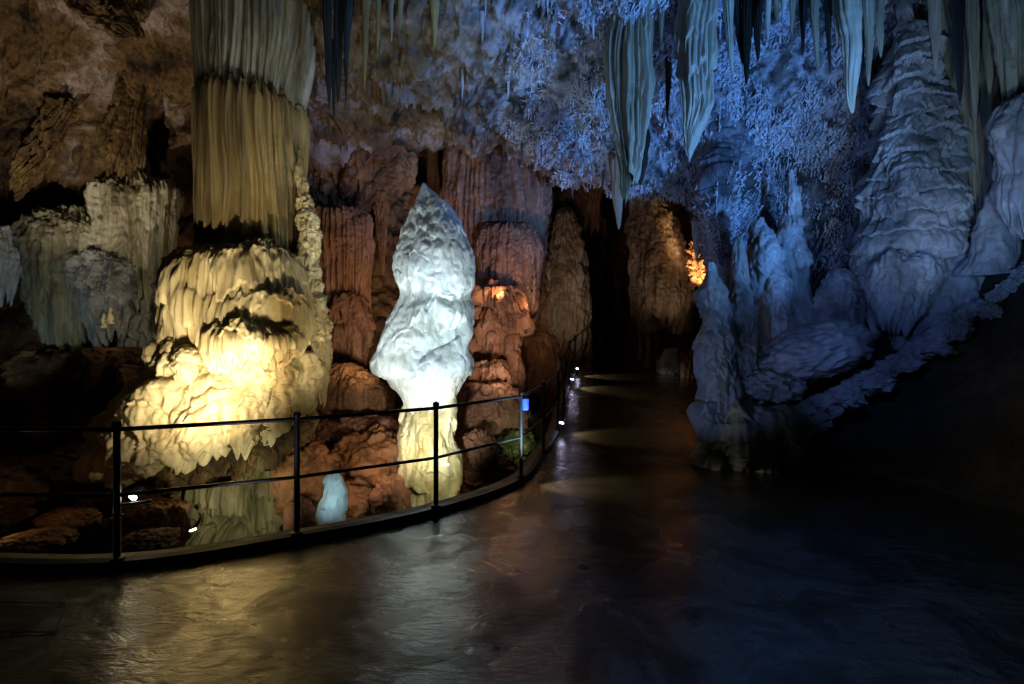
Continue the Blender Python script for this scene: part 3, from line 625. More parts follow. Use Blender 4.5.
for i, (x, y, d, w, h, m) in enumerate(((300, 480, 7.6, 60, 70, ORANGE), (372, 470, 8.0, 90, 70, ORANGE), (352, 510, 7.4, 60, 46, ORANGE), (392, 500, 7.2, 40, 44, RED), (322, 440, 8.4, 46, 36, ORANGE), (365, 435, 8.8, 70, 36, RED),
        (478, 455, 8.2, 40, 44, RED), (490, 470, 8.4, 50, 30, ORANGE), (384, 526, 6.9, 30, 20, CRUST), (300, 520, 7.0, 30, 40, RED))):
    boulder('boulder', x, y, d, w, h, m, 'reddish cave boulder in the pit behind the railing, between column and far posts', i + 1, 'reddish boulders in the pit')
for i, (x, y, d, w, h) in enumerate(((350, 418, 9.2, 44, 44), (338, 400, 9.4, 40, 40))):
    pass
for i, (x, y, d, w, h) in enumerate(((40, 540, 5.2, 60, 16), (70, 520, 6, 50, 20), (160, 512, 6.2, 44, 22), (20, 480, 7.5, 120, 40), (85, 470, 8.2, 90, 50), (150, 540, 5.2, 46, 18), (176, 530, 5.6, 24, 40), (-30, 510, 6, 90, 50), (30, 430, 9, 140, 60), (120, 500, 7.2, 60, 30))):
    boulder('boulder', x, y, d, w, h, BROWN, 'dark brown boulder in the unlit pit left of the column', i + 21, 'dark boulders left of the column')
boulder('boulder', 514, 446, 9.0, 40, 34, MOSS, 'green mossy rock lit by a lamp, just behind the fourth railing post', 41)
boulder('boulder', 530, 430, 10, 24, 30, MOSS, 'smaller mossy rock between the close-set railing posts', 42)
boulder('boulder', 672, 372, 14.5, 28, 44, GREY, 'pale rounded boulder behind the short far railing', 43, k=.8, amp=.1)
boulder('boulder', 690, 378, 13.6, 18, 52, BROWN, 'dark upright rock against the blue rock corner', 44)

# ---------------------------------------------------------------- right side formations
RG = [
 ('stalagmite', 'huge blue-grey tapering flowstone stalagmite with stacked ripples on the right wall', [(-30, 896, 915), (8, 894, 912), (22, 898, 914), (34, 891, 930), (50, 887, 938), (67, 883, 941), (100, 880, 946), (133, 877, 953), (167, 870, 958), (200, 864, 960), (228, 859, 961), (250, 854, 958), (272, 856, 944), (294, 862, 925), (312, 866, 912), (326, 876, 896)], 7.6, GREY, (.42, .13), 3, .06, 0, 0, (480, 560), (3, .15, .8), .75),
 ('pillar', 'yellow-stained knobbly pillar forming the corner beside the walkway', [(262, 705, 716), (290, 702, 724), (330, 699, 734), (370, 698, 740), (410, 697, 744), (430, 698, 740), (450, 700, 738), (468, 702, 736), (480, 702, 736)], 7.1, YELROCK, (.5, .12), 3, .08, 0, 0, (200, 320), None, .9),
 ('stalagmite', 'slim pointed stalagmite with a yellow streak, second in from the walkway corner', [(236, 737, 740), (245, 733, 744), (270, 731, 747), (300, 728, 754), (340, 726, 759), (375, 724, 762), (400, 722, 764), (425, 722, 764)], 7.2, YELROCK, (.3, .06), 3.5, .05, 0, 0, (180, 300), None, .9),
 ('stalagmite', 'lumpy blue stalagmite with rounded top between slim pointed one and dark niche', [(217, 757, 764), (226, 751, 771), (247, 748, 778), (270, 749, 784), (295, 750, 790), (325, 752, 796), (350, 756, 796), (370, 760, 790)], 7.6, GREY, (.4, .08), 3.5, .07, 0, 0, (200, 240), None, .9),
 ('column', 'narrow blue column left of the dark niche, running up into frosted wall', [(170, 786, 797), (200, 784, 800), (230, 780, 804), (260, 776, 808), (290, 782, 812), (330, 790, 822), (360, 800, 830)], 8.0, GREY, (.5, .08), 3.5, .06, 0, 0, (160, 260), None, .9),
 ('flowstone', 'rounded violet-blue flowstone lobe just right of the dark niche', [(268, 832, 846), (280, 822, 852), (300, 816, 860), (320, 814, 860), (340, 818, 850)], 7.7, GREY, (.3, .06), 3, .07, 0, 0, (140, 160), None, .9),
 ('flowstone', 'ribbed blue flowstone bulge at the foot of the huge rippled stalagmite', [(250, 880, 925), (262, 872, 940), (285, 868, 936), (305, 872, 920), (322, 880, 905)], 7.2, GREY, (.3, .07), 3, .06, 0, 0, (200, 200), (4, .15, .6), .7),
 ('flowstone', 'low ledged flowstone block at the corner base touching the wet floor', [(396, 715, 770), (404, 702, 792), (416, 698, 806), (424, 700, 812), (440, 704, 806), (456, 700, 800), (470, 700, 796), (484, 702, 796)], 6.9, YELROCK, (.3, .14), 2.5, .1, 0, 0, (300, 220), (4, .1, .7), .55),
 ('drapery', 'greenish-grey fluted drapery sweeping down right of the huge rippled stalagmite', [(-120, 925, 1010), (-40, 930, 1005), (10, 938, 1000), (50, 946, 998), (90, 954, 994), (130, 962, 996), (170, 964, 1000), (210, 966, 1004), (240, 972, 1000)], 7.4, GREYT, None, 2, .02, 5, .12, (260, 420), (3, .3, .8), .5),
 ('drapery', 'broad ribbed stone curtain at the extreme upper right', [(-140, 985, 1110), (-40, 990, 1100), (30, 998, 1090), (80, 1006, 1080), (104, 1012, 1070), (112, 1020, 1060)], 6.6, GREYT, None, 2, .02, 4, .12, (260, 300), (3, .3, .8), .5),
 ('stalactite', 'bulky smooth-topped hanging stone cut by the right frame edge', [(92, 1020, 1060), (100, 1006, 1080), (120, 999, 1092), (150, 1000, 1096), (185, 1003, 1090), (200, 1006, 1080), (214, 1012, 1070), (224, 1020, 1060)], 6.4, GREY, None, 2.5, .07, 3, .05, (220, 200), (4, .2, .7), .7),
 ('stalagmite', 'small smooth violet stalagmite under the bulky hanging stone at right edge', [(189, 991, 997), (196, 985, 1005), (212, 982, 1010), (232, 978, 1014), (255, 970, 1018), (275, 960, 1020)], 6.9, GREY, None, 2.5, .05, 0, 0, (120, 120), None, .8),
 ('flowstone', 'smooth dark sloping mound right of the huge stalagmite, above the rubble ridge', [(240, 960, 990), (252, 938, 1008), (275, 922, 1020), (300, 908, 1020), (325, 896, 1010), (350, 890, 990)], 7.35, GREY, None, 2, .1, 0, 0, (200, 180), None, .5),
]
for i, (cat, lab, rows_, d, m, ti, lk, la, fk, fa, (n1_, n2_), te, ds) in enumerate(RG):
    def dd(u, p, t, i=i, lk=lk, la=la, fk=fk, fa=fa, ti=ti):
        r = d_lump(p, lk * .7, la, 400 + i, .7, 3) + d_streak(p, 9, .015, 401 + i, .2) + d_lump(p, 10, .006, 405 + i)
        if fk: r = r + d_flute(u, p, fk, fa, 402 + i)
        if i == 0: r = r + d_tier(u, p, .26, .11, 433, .12, .35)
        if ti: r = r + d_lobes(u, p, 403 + i, 110, ti[0] * .75, ti[0], ti[1] * 1.3, teeth=.2)
        return r
    tag(formation(cat, rows_, d, m, dd, ds, n1_, n2_, te), lab, cat)
boulder('boulder', 812, 352, 7.1, 112, 50, GREY, 'long loaf-shaped blue boulder tilted up to the right above the corner base', 51, ry=-.35, k=1.0, amp=.12, dsp=.8)
boulder('boulder', 772, 384, 7.0, 56, 34, GREY, 'smaller rounded blue boulder below the long loaf-shaped boulder', 52)
# rubble along the ridge
rd_ = [(800, 412), (820, 404), (838, 394), (852, 386), (868, 378), (884, 370), (900, 362), (914, 352), (930, 344), (942, 334), (952, 322), (966, 314), (982, 308), (996, 296), (1010, 288), (1022, 278), (1040, 266), (846, 398), (876, 384), (906, 366), (934, 350), (960, 330), (990, 312), (812, 424), (832, 412)]
for i, (x, y) in enumerate(rd_):
    random.seed(500 + i)
    boulder('rubble_stone', x, y, 7.0 - max(0, x - 900) * .004 - .1 * (i > 16), random.uniform(16, 34), random.uniform(10, 20), GREY, 'rough grey-blue stone on the rubble ridge above the dark earth bank', 60 + i, 'rubble stones on the ridge', 'stone', random.uniform(-.7, .3), 2.2, .35)

# ---------------------------------------------------------------- left side formations
LF = [
 ('drapery', 'pale yellow fluted drapery with long fringe left of the column shaft', [(176, 122, 150), (186, 104, 168), (196, 90, 178), (215, 90, 177), (240, 92, 174), (262, 104, 170), (276, 120, 166)], 9.7, GREYT, (1.9, .75, .35), 5.5, .14, None, .45),
 ('drapery', 'blue-grey combed drapery at far left below the ceiling', [(206, 60, 96), (215, 38, 118), (226, 26, 132), (250, 24, 136), (280, 28, 134), (305, 44, 128), (322, 70, 116)], 9.8, GREYT, (2, .8, .4), 4.5, .14, (.6, .10), .5),
 ('flowstone', 'grey rippled flowstone block under the blue-grey combed drapery', [(250, 84, 130), (262, 74, 138), (290, 74, 138), (310, 86, 134), (330, 98, 130)], 9.5, GREY, (3, .4, .5), 3, .06, (.4, .1), .6),
 ('column', 'lumpy grey pillar under the fringe of the pale yellow drapery', [(240, 138, 160), (262, 134, 164), (290, 132, 170), (315, 128, 176), (335, 122, 176), (355, 126, 170), (372, 136, 164)], 9.8, GREY, (3, .3, .7), 3, .06, (.4, .1), .8),
 ('drapery', 'greenish shawl-shaped drapery with combed edge high at left', [(100, 46, 76), (112, 42, 74), (126, 36, 66), (142, 26, 58), (156, 16, 48), (168, 10, 24), (172, 10, 16)], 9.2, CRUST, (3, .4, .4), 6, .10, None, .4),
 ('drapery', 'dark fringed drapery hanging between the pink patches of ceiling rock', [(70, 118, 156), (96, 114, 152), (120, 106, 146), (145, 100, 140), (160, 98, 130), (174, 106, 118)], 9.6, CRUST, (3, .6, .4), 5, .12, None, .5),
 ('rock', 'wedge of layered rock poking from the ceiling at upper left', [(-30, 60, 130), (0, 70, 140), (20, 84, 142), (32, 110, 143), (38, 130, 142)], 8.0, CEIL, None, 0, 0, (.2, .1), .6),
 ('flowstone', 'pale blue frosted flowstone patch at left frame edge', [(226, -20, 6), (238, -30, 14), (262, -30, 18), (278, -24, 16), (292, -10, 10)], 9.4, CRYST, (3, .2, .5), 4, .05, None, .6),
 ('flowstone', 'stepped brown ledge in shadow left of the lit apron', [(345, 60, 140), (355, 30, 158), (375, 10, 165), (400, 0, 160), (430, -10, 150), (450, 0, 130)], 9.0, BROWN, (3, .3, .6), 0, 0, (.5, .2), .5),
]
for i, (cat, lab, rows_, d, m, te, fk, fa, ti, ds) in enumerate(LF):
    def dd(u, p, t, i=i, fk=fk, fa=fa, ti=ti):
        r = d_lump(p, 2.4, .08, 600 + i, .6) + d_streak(p, 8, .025, 601 + i, .12) + d_lump(p, 8, .02, 605 + i)
        if fk: r = r + d_flute(u, p, fk, fa, 602 + i)
        if ti: r = r + d_lobes(u, p, 603 + i, 70, ti[0] * .6, ti[0], ti[1] * 1.3, teeth=.3)
        return r
    tag(formation(cat, rows_, d, m, dd, ds, 260, 200, te), lab, cat)

for x, y, h in ((110, 318, 12), (163, 332, 18), (104, 322, 9)):
    tag(formation('stalagmite', [(y - h, x - .6, x + .6), (y - h * .5, x - 1.8, x + 1.8), (y, x - 2.6, x + 2.6), (y + 6, x - 3.4, x + 3.4)], 9.1, CREAM, lambda u, p, t: d_lump(p, 8, .02, 640), 1, 28, 40),
        'tiny lit stalagmite against the dark far wall left of the column', 'stalagmite', 'tiny lit stalagmites left of the column')
# ---------------------------------------------------------------- stalactites
S1 = [  # px, ytop, tip x, tip y, width, depth, material, label
 (846, -60, 853, 114, 24, 7.0, GREYT, 'thick pale stalactite with forked tip left of the huge rippled stalagmite', .5),
 (722, -50, 734, 80, 12, 7.0, GREYT, 'slim cream stalactite leaning right, beside the second large one', .6),
 (812, -60, 818, 74, 11, 7.0, GREYT, 'slim straight blue-grey stalactite left of the forked-tip one', .6),
 (826, -60, 830, 76, 8, 7.2, DARK, 'dark thin stalactite behind the slim straight blue-grey one', .6),
 (868, -60, 869, 86, 12, 7.2, GREYT, 'narrow stalactite between the forked-tip one and the huge stalagmite', .5),
 (792, -60, 792, 32, 12, 7.2, GREYT, 'short stalactite at top edge above the frosted blue wall', .6),
 (748, -60, 746, 86, 14, 7.5, DARK, 'dark blade-like stalactite above the frosted blue wall', .5),
 (757, -60, 758, 62, 12, 7.5, DARK, 'short dark stalactite right of the dark blade-like one', .5),
 (775, -60, 777, 24, 14, 7.4, GREYT, 'stub of a stalactite at the top edge, left of the short one', .6),
 (668, -40, 668, 122, 12, 8.0, DARK, 'dark stalactite in the gap between the two largest ones', .6),
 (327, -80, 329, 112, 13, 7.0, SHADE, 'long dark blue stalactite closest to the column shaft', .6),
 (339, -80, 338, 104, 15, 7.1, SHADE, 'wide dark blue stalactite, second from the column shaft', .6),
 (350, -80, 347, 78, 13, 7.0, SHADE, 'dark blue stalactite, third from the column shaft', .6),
 (333, 40, 334, 122, 5, 7.3, SHADE, 'thin drip straw below the dark blue stalactites', .6),
 (346, 60, 346, 106, 4, 7.3, SHADE, 'thinnest short drip straw below the dark blue stalactites', .6),
 (367, -70, 365, 88, 10, 6.9, TAN, 'slender yellow stalactite right of the dark blue group', .6),
 (378, -70, 378, 57, 8, 7.0, TAN, 'shorter yellow stalactite right of the slender yellow one', .6),
 (391, -60, 391, 42, 9, 7.2, GREYT, 'short blue stalactite right of the two yellow ones', .6),
 (402, -60, 400, 30, 9, 7.2, TAN, 'stubby yellowish stalactite near the top edge', .6),
 (436, -60, 434, 50, 14, 7.4, TAN, 'yellow-green stalactite against the frosted ceiling', .7),
 (972, -40, 976, 132, 12, 7.0, GREYT, 'cream ribbed stalactite running down the greenish drapery', .5),
 (616, 140, 619, 230, 16, 9.6, BONE, 'thin brown fin hanging from the ceiling lip at the tunnel mouth', .6),
 (643, 130, 641, 186, 13, 8.6, DARK, 'dark stalactite behind the greenish tip of the largest one', .5),
 (696, 222, 697, 262, 8, 9.5, GREYT, 'thin stalactite above the amber lamp', .5),
 (662, -60, 661, 44, 12, 7.4, GREYT, 'short pale stalactite in the gap right of the largest one', .6),
 (732, -60, 742, 66, 12, 7.6, SHADE, 'shade-dark stalactite just right of the slim cream leaning one', .6),
 (767, -60, 768, 44, 10, 7.2, GREYT, 'small pale stalactite at the top edge, between the dark pair and the stub', .6),
 (784, -60, 783, 16, 12, 7.0, GREYT, 'tiny stub of a stalactite at the very top above the frosted wall', .6),
 (802, -60, 803, 58, 9, 7.3, SHADE, 'shade-dark thin stalactite left of the slim straight one', .6),
 (836, -60, 837, 48, 9, 7.1, GREYT, 'short pale stalactite immediately left of the forked-tip one', .6),
 (858, -60, 861, 96, 11, 7.3, SHADE, 'shade-dark stalactite tucked behind the forked-tip one', .5),
 (880, -60, 880, 58, 12, 7.3, GREYT, 'pale stalactite touching the top of the huge rippled stalagmite', .5),
 (934, -60, 936, 70, 14, 7.2, GREYT, 'ribbed stalactite at the left border of the greenish drapery', .5),
 (955, -60, 960, 104, 14, 7.0, SHADE, 'shade-dark rib hanging in front of the greenish drapery', .5),
 (990, -60, 990, 96, 14, 6.9, GREYT, 'long pale rib between greenish drapery and the broad ribbed curtain', .5),
]
for i, (x, y0, tx, ty, w, d, m, lab, pw) in enumerate(S1):
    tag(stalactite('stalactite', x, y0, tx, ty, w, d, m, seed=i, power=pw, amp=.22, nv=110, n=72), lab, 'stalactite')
# the largest one, with its own profile
big = base_empty('stalactite', 'largest ribbed blue stalactite ending in a long greenish tip over the tunnel', 'stalactite', 628, 15, 7.4)
formation('body', [(-60, 600, 660), (0, 612, 655), (14, 612, 652), (30, 607, 652), (55, 604, 652), (80, 605, 652), (105, 609, 646), (125, 614, 642), (140, 618, 640), (150, 622, 636)], 7.4, GREYT,
    lambda u, p, t: d_flute(u, p, 6, .12, 701) + d_tier(u, p, .8, .06, 702, .6) + d_streak(p, 16, .02, 703, .1), .6, 320, 300, (5, .35, .5), parent=big)
tag(formation('stalactite', [(-60, 672, 716), (0, 676, 716), (30, 677, 714), (60, 677, 714), (85, 678, 713), (100, 680, 712), (112, 682, 706), (125, 683, 698), (136, 685, 692), (143, 687, 689)], 7.2, GREYT,
    lambda u, p, t: d_flute(u, p, 5, .08, 711) + d_lobes(u, p, 712, 40, .16, .45, .08, teeth=.5) + d_streak(p, 16, .012, 713, .1), .7, 260, 260, (6, .2, .5)),
    'second large ribbed stalactite, right of the greenish-tipped one', 'stalactite')
formation('tip', [(100, 612, 646), (115, 613, 643), (130, 614, 639), (150, 617, 635), (170, 620, 633), (185, 620, 630), (193, 623, 627)], 7.45, GREEN,
    lambda u, p, t: d_flute(u, p, 7, .07, 705) + d_streak(p, 18, .012, 706, .1), .7, 200, 220, (8, .1, .8), parent=big)['label'] = 'greenish tapering tip'
# the middling ones, scattered along the ceiling lips; every one its own object
rs = np.random.RandomState(5)
def along(W, px0, px1, rowlo, rowhi, n, lmin, lmax, mat, label, group, wr_=.14, behind=0):
    nr, nc = W.shape[:2]; k = 0; tries = 0
    while k < n and tries < n * 60:
        tries += 1
        r = rs.randint(int(rowlo * nr), int(rowhi * nr)); c = rs.randint(0, nc)
        p = W[r, c]
        if p[1] < 1: continue
        px = CX + p[0] / p[1] * F
        if not (px0 < px < px1): continue
        L = rs.uniform(lmin, lmax); k += 1
        py = CY - (p[2] - EYE) / p[1] * F
        w = L * wr_ * rs.uniform(.7, 1.3) / p[1] * F
        o = stalactite('small_stalactite', px, py - 4, px + rs.uniform(-1, 1), py + L / p[1] * F, max(w, 2), p[1] + behind, mat, seed=900 + tries, power=.7, amp=.2, n=16, nv=24)
        tag(o, label, 'stalactite', group)
nrC = CW.shape[0]
# rows of CW run from behind the lip (0) to overhead; find the lip as the lowest point of each column
lipr = int(np.median(np.argmin(CW[:int(nrC * .6), :, 2], axis=0))) / nrC
along(CW, 480, 720, lipr - .015, lipr + .05, 70, .12, .42, FROST, 'small frosted stalactite on the blue-lit edge of the ceiling above the alcove and tunnel', 'small stalactites along the blue ceiling edge')
along(CW, 330, 480, lipr - .015, lipr + .04, 16, .08, .25, CEIL, 'small brown stalactite on the ceiling edge above the white stalagmite', 'small stalactites above the white stalagmite')
along(CW, 0, 190, lipr - .015, lipr + .04, 24, .1, .35, GREYT, 'small dull stalactite under the ceiling edge at left', 'small stalactites at left ceiling edge')
along(CW, 460, 860, lipr + .1, lipr + .38, 60, .15, .45, CRYST, 'small white stalactite on the frosted blue slope of the ceiling', 'small stalactites on the frosted blue ceiling')
along(WRW, 720, 860, .2, .55, 40, .15, .5, CRYST, 'small pale stalactite on the frosted blue right wall', 'small stalactites on the frosted right wall')

# tiny crystal tufts: nobody could count them, one object per surface
def tufts(name, W, Nn, mask, n, lo, hi, mat, label, seed, upw=.5):
    r_ = np.random.RandomState(seed)
    nr, nc = W.shape[:2]
    p = W.reshape(-1, 3); nn = Nn.reshape(-1, 3); mk = mask(p)
    # area weights
    a = np.gradient(W, axis=0); b = np.gradient(W, axis=1); ar = np.linalg.norm(np.cross(a, b), axis=-1).ravel() * mk
    idx = r_.choice(len(p), n, p=ar / ar.sum())
    c = p[idx]; m = nn[idx]
    L = r_.uniform(lo, hi, n) * (.5 + r_.rand(n)); R = L * r_.uniform(.12, .2, n)
    dirs = m * .8 + np.array((0, 0, 1)) * upw * 1.6 * r_.choice([1, -1], n, p=[.6, .4])[:, None] + r_.normal(0, .22, (n, 3)); dirs /= np.linalg.norm(dirs, axis=1)[:, None]
    t1 = np.cross(dirs, r_.normal(size=(n, 3))); t1 /= np.linalg.norm(t1, axis=1)[:, None]; t2 = np.cross(dirs, t1)
    V = []
    for k in range(4):
        an = PI / 2 * k; V.append(c - dirs * R[:, None] + (t1 * math.cos(an) + t2 * math.sin(an)) * R[:, None])
    for k in range(4):
        an = PI / 2 * k + .5; V.append(c + dirs * L[:, None] * .5 + (t1 * math.cos(an) + t2 * math.sin(an)) * R[:, None] * .8)
    V.append(c + dirs * L[:, None])
    V = np.stack(V, 1).reshape(-1, 3)
    base = np.arange(n)[:, None] * 9
    fs = [np.array([[k, (k + 1) % 4, 4 + (k + 1) % 4, 4 + k]]) + base for k in range(4)]
    q = np.stack(fs, 1).reshape(-1, 4); tr = np.stack([np.array([[4 + k, 4 + (k + 1) % 4, 8]]) + base for k in range(4)], 1).reshape(-1, 3)
    me = bpy.data.meshes.new(name); me.vertices.add(len(V)); me.vertices.foreach_set('co', V.astype(np.float32).ravel())
    loops = np.concatenate([q.ravel(), tr.ravel()]).astype(np.int32); me.loops.add(len(loops)); me.loops.foreach_set('vertex_index', loops)
    tot = np.concatenate([np.full(len(q), 4), np.full(len(tr), 3)]).astype(np.int32); st = np.concatenate([[0], np.cumsum(tot)[:-1]]).astype(np.int32)
    me.polygons.add(len(tot)); me.polygons.foreach_set('loop_start', st); me.polygons.foreach_set('loop_total', tot); me.polygons.foreach_set('use_smooth', np.ones(len(tot), dtype=bool)); me.update(calc_edges=True)
    o = link(name, me, mat); tag(o, label, 'crystals', kind='stuff'); return o
def mC(p):
    pat = noise(p[:, 0] * .9, p[:, 1] * .9, p[:, 2] * .9, 77) + .6 * noise(p[:, 0] * 3, p[:, 1] * 3, p[:, 2] * 3, 78)
    return (sstep(-.3, 1.0, p[:, 0] + .6 * noise(p[:, 0], p[:, 1], p[:, 2], 79)) * sstep(4.5, 6, p[:, 1]) * (sstep(12.2, 11.2, p[:, 1])) * sstep(-.35, .3, pat) + 1e-6) * (p[:, 0] < 7)
tufts('crystal_tufts', CW, CN, mC, 100000, .025, .085, CRYST, 'white coral-like crystals crusting the blue-lit ceiling slope', 1)
def mR(p):
    pat = noise(p[:, 0] * .9, p[:, 1] * .9, p[:, 2] * .9, 87) + .6 * noise(p[:, 0] * 3, p[:, 1] * 3, p[:, 2] * 3, 88)
    return sstep(1.9, 3.2, p[:, 2]) * sstep(-.35, .3, pat) * (p[:, 1] < 10.5) + 1e-6
tufts('crystal_tufts', WRW, WRN, mR, 95000, .02, .075, CRYST, 'white coral-like crystals crusting the upper right wall', 2)

# ---------------------------------------------------------------- lamps
def look(o, a, b):
    o.rotation_euler = (Vector(b) - Vector(a)).to_track_quat('-Z', 'Y').to_euler()
def spot(px, py, d, tx, ty, td, W, c, ang=60, blend=.6, r=.06):
    l = bpy.data.lights.new('spot_light', 'SPOT'); l.energy = W; l.color = c; l.spot_size = math.radians(ang); l.spot_blend = blend; l.shadow_soft_size = r
    o = bpy.data.objects.new('spot_light', l); col.objects.link(o); a = P(px, py, d); o.location = a; look(o, a, P(tx, ty, td)); return o
def point(px, py, d, W, c, r=.08):
    l = bpy.data.lights.new('point_light', 'POINT'); l.energy = W; l.color = c; l.shadow_soft_size = r
    o = bpy.data.objects.new('point_light', l); col.objects.link(o); o.location = P(px, py, d); return o
def wspot(a, b, W, c, ang=60, blend=.7, r=.08):
    """spot at world point a aimed at world point b"""
    l = bpy.data.lights.new('spot_light', 'SPOT'); l.energy = W; l.color = c; l.spot_size = math.radians(ang); l.spot_blend = blend; l.shadow_soft_size = r
    o = bpy.data.objects.new('spot_light', l); col.objects.link(o); o.location = a; look(o, a, b); return o
WARM = (1, .83, .54); WARM2 = (1, .70, .32); OR = (1, .55, .22); COLD = (.72, .92, 1); BLUE = (.12, .36, 1); SKY = (.25, .48, 1)
# column mound
wspot((-3.0, 4.6, .2), P(215, 330, 7), 380, WARM, 62, .9, .05)
wspot(P(222, 402, 5.9), P(228, 325, 6.6), 70, WARM, 120, 1, .03)
wspot(P(196, 436, 5.9), P(190, 395, 6.5), 70, WARM, 130, 1, .03)
wspot((-1.2, 5.6, .2), P(270, 210, 8), 130, (1, .86, .55), 66, .8, .06)
wspot((-2.9, 5.4, -.5), P(240, 480, 7.2), 90, (1, .95, .66), 70, .9)
wspot((-4.2, 3.0, .8), P(250, 60, 8), 45, (.8, .78, .8), 34, .9)
wspot((-.5, 4.0, 1.0), P(280, 60, 8), 60, (.7, .75, 1), 34, .9)
# white stalagmite
wspot((.3, 5.6, .15), P(434, 235, 7.4), 420, COLD, 60, .9, .08)
wspot((-2.2, 5.2, .1), P(425, 240, 7.4), 380, COLD, 60, .9, .08)
wspot((-.9, 5.4, .2), P(430, 415, 7.5), 300, (.97, 1, .87), 54, .9, .08)
wspot((-2.0, 4.9, .2), P(333, 497, 6.6), 70, (.55, .88, 1), 22, .9)
# alcove
wspot((-2.3, 8.5, 1.0), P(350, 270, 11.3), 100, (1, .74, .46), 100, .9)
wspot((.1, 8.0, .8), P(490, 250, 12), 170, (1, .72, .52), 90, .9)
wspot((-1.9, 9.6, 2.0), P(360, 190, 12.5), 26, (1, .6, .28), 120, .9)
wspot((-1.65, 6.5, .3), P(365, 460, 8.4), 40, (1, .74, .5), 100, .9)
point(500, 292, 10.3, 9, OR, .04)
point(533, 302, 10.3, 8, OR, .04)
wspot((1.2, 13.6, 1.4), P(566, 260, 17.6), 110, (1, .86, .72), 90, .9)
wspot((2.0, 17.2, 3.9), P(576, 185, 19), 70, OR, 60, .9)
wspot((.25, 8.2, .1), P(515, 440, 9), 10, (.9, 1, .65), 90, .9)
# bell and amber lamp
wspot((3.9, 12.2, 1.0), P(672, 240, 15), 60, (1, .80, .58), 50, .9)
wspot(P(704, 262, 13.2), P(660, 230, 15), 22, OR, 110, .9)
# blue floods on the earth bank, aimed up, plus an added corner fill
wspot((5.2, 1.6, 1.2), (1.5, 8.6, 6.3), 2700, BLUE, 56, .8, .12)
wspot((4.6, 5.2, 2.4), (3.2, 8.8, 5.2), 200, BLUE, 90, .8, .1)
wspot((1.2, 2.2, .2), (.9, 9.0, 6.0), 230, (.3, .45, 1), 40, .9, .1)
wspot((3.0, 2.5, .3), P(905, 150, 7.6), 150, (.95, .92, .9), 32, .9, .08)
wspot((4.0, 3.2, 1.6), P(985, 80, 7.2), 300, (.25, .55, 1), 70, .9, .1)
wspot((1.0, 3.2, 2.6), P(745, 330, 7.3), 22, (.4, .56, 1), 40, .9, .1)  # added unseen fill in mid-air for the corner pillars
point(962, 180, 8.6, 8, (.85, 1, .3), .05)
# left ceiling
wspot((-6.8, 6.2, .8), P(80, 50, 9.0), 560, (1, .84, .64), 66, .9)
wspot((-7.5, 6.5, 1.0), P(60, 270, 9.8), 52, (.6, .85, .9), 70, .9)
wspot(P(185, 350, 8.3), P(140, 240, 10.2), 22, (1, .85, .55), 110, .9)
wspot((-2.0, 3.5, 0.2), P(400, 90, 9.5), 40, (.85, .75, .9), 50, .9)
# low walkway lamps throwing pools of light across the floor
for i in (6, 8, 10, 11):
    q = posts[i]; z = kz(q)
    wspot((float(q[0]) + .03, float(q[1]) - .1, z + .35), (float(q[0]) + .7, float(q[1]) - .15, z - .05), 60, (1, .95, .9), 66, .5, .03)

wspot((1.5, 1.0, 2.8), (5.8, 4.4, 1.0), 240, (1, .85, .55), 38, .9, .1)  # added unseen fill that lifts the dark bank
point(112, 322, 8.8, 1.0, (1, .85, .5), .03)
point(166, 336, 8.8, 1.6, (1, .85, .5), .03)
wspot((1.2, 6.2, 1.0), (.9, 10.2, 4.9), 110, (.2, .42, 1), 90, .9, .08)
wspot((-5.2, 3.7, .35), (-2.6, 3.3, 0), 5, (1, .9, .62), 46, .9, .04)  # added spot, stands in for spill from the column lamps
wspot((1.8, 2.6, .5), P(930, 130, 7.6), 280, (.2, .4, 1), 42, .9, .08)
wspot((4.2, 5.4, 2.6), P(998, 220, 7.0), 30, (.12, .25, 1), 60, .9, .08)
wspot((.6, -1.0, 3.0), P(434, 235, 7.3), 150, (.8, .92, 1), 17, .8, .1)  # added unseen lamp behind the camera, brightens the white crown
wspot((.8, 4.6, .25), (3.0, 7.2, 1.7), 130, (.25, .4, 1), 44, .9, .05)
wspot((3.0, 4.6, 2.2), P(890, 350, 7.2), 70, (.16, .32, 1), 64, .9, .06)
wspot((-.55, 5.6, .5), P(432, 485, 7.4), 70, (1, .93, .6), 40, .9, .05)
# fittings one can see
lamp = base_empty('flood_lamp', 'switched-on round flood lamp bracketed to the leftmost railing post in view', 'lamp', 136, 494, 3.95)
c = P(136, 494, 4.0); q0 = P(119, 516, 3.85)
MB().tube([c + np.array((.0, .05, .03)), c, c + np.array((0, -.03, -.01)), c + np.array((0, -.034, -.012))], [.03, .045, .045, .04], 20).build('housing', METAL, lamp, tuple(c))
MB().tube([c + np.array((0, -.034, -.012)), c + np.array((0, -.042, -.015))], [.03, .02], 20).build('lens', GLOW, lamp, tuple(c))['label'] = 'glowing warm lens'
b0 = P(121, 505, 3.76); b1 = P(151, 501, 3.9)
MB().tube([b0, b1], .012, 10).build('bracket_arm', STEEL, lamp, tuple(b0))
ring = [P(119 + 9 * math.cos(a), 517 + 2.5 * math.sin(a), 3.76 + .05 * math.sin(a)) for a in np.linspace(0, 2 * PI, 25)]
MB().tube(ring, .004, 6, False).build('cable_loop', CABLE, lamp, tuple(ring[0]))
point(137, 490, 3.9, .35, (1, .85, .6), .02)
c = P(445, 464, 4.95)
tag(MB().box(c, (.1, .02, .014), -.5, 0, .01).build('strip_lamp', TUBE, None, tuple(c)), 'small violet-white strip lamp on the middle rail in front of the white stalagmite', 'lamp')
pb = posts[6]; zz = kz(pb)
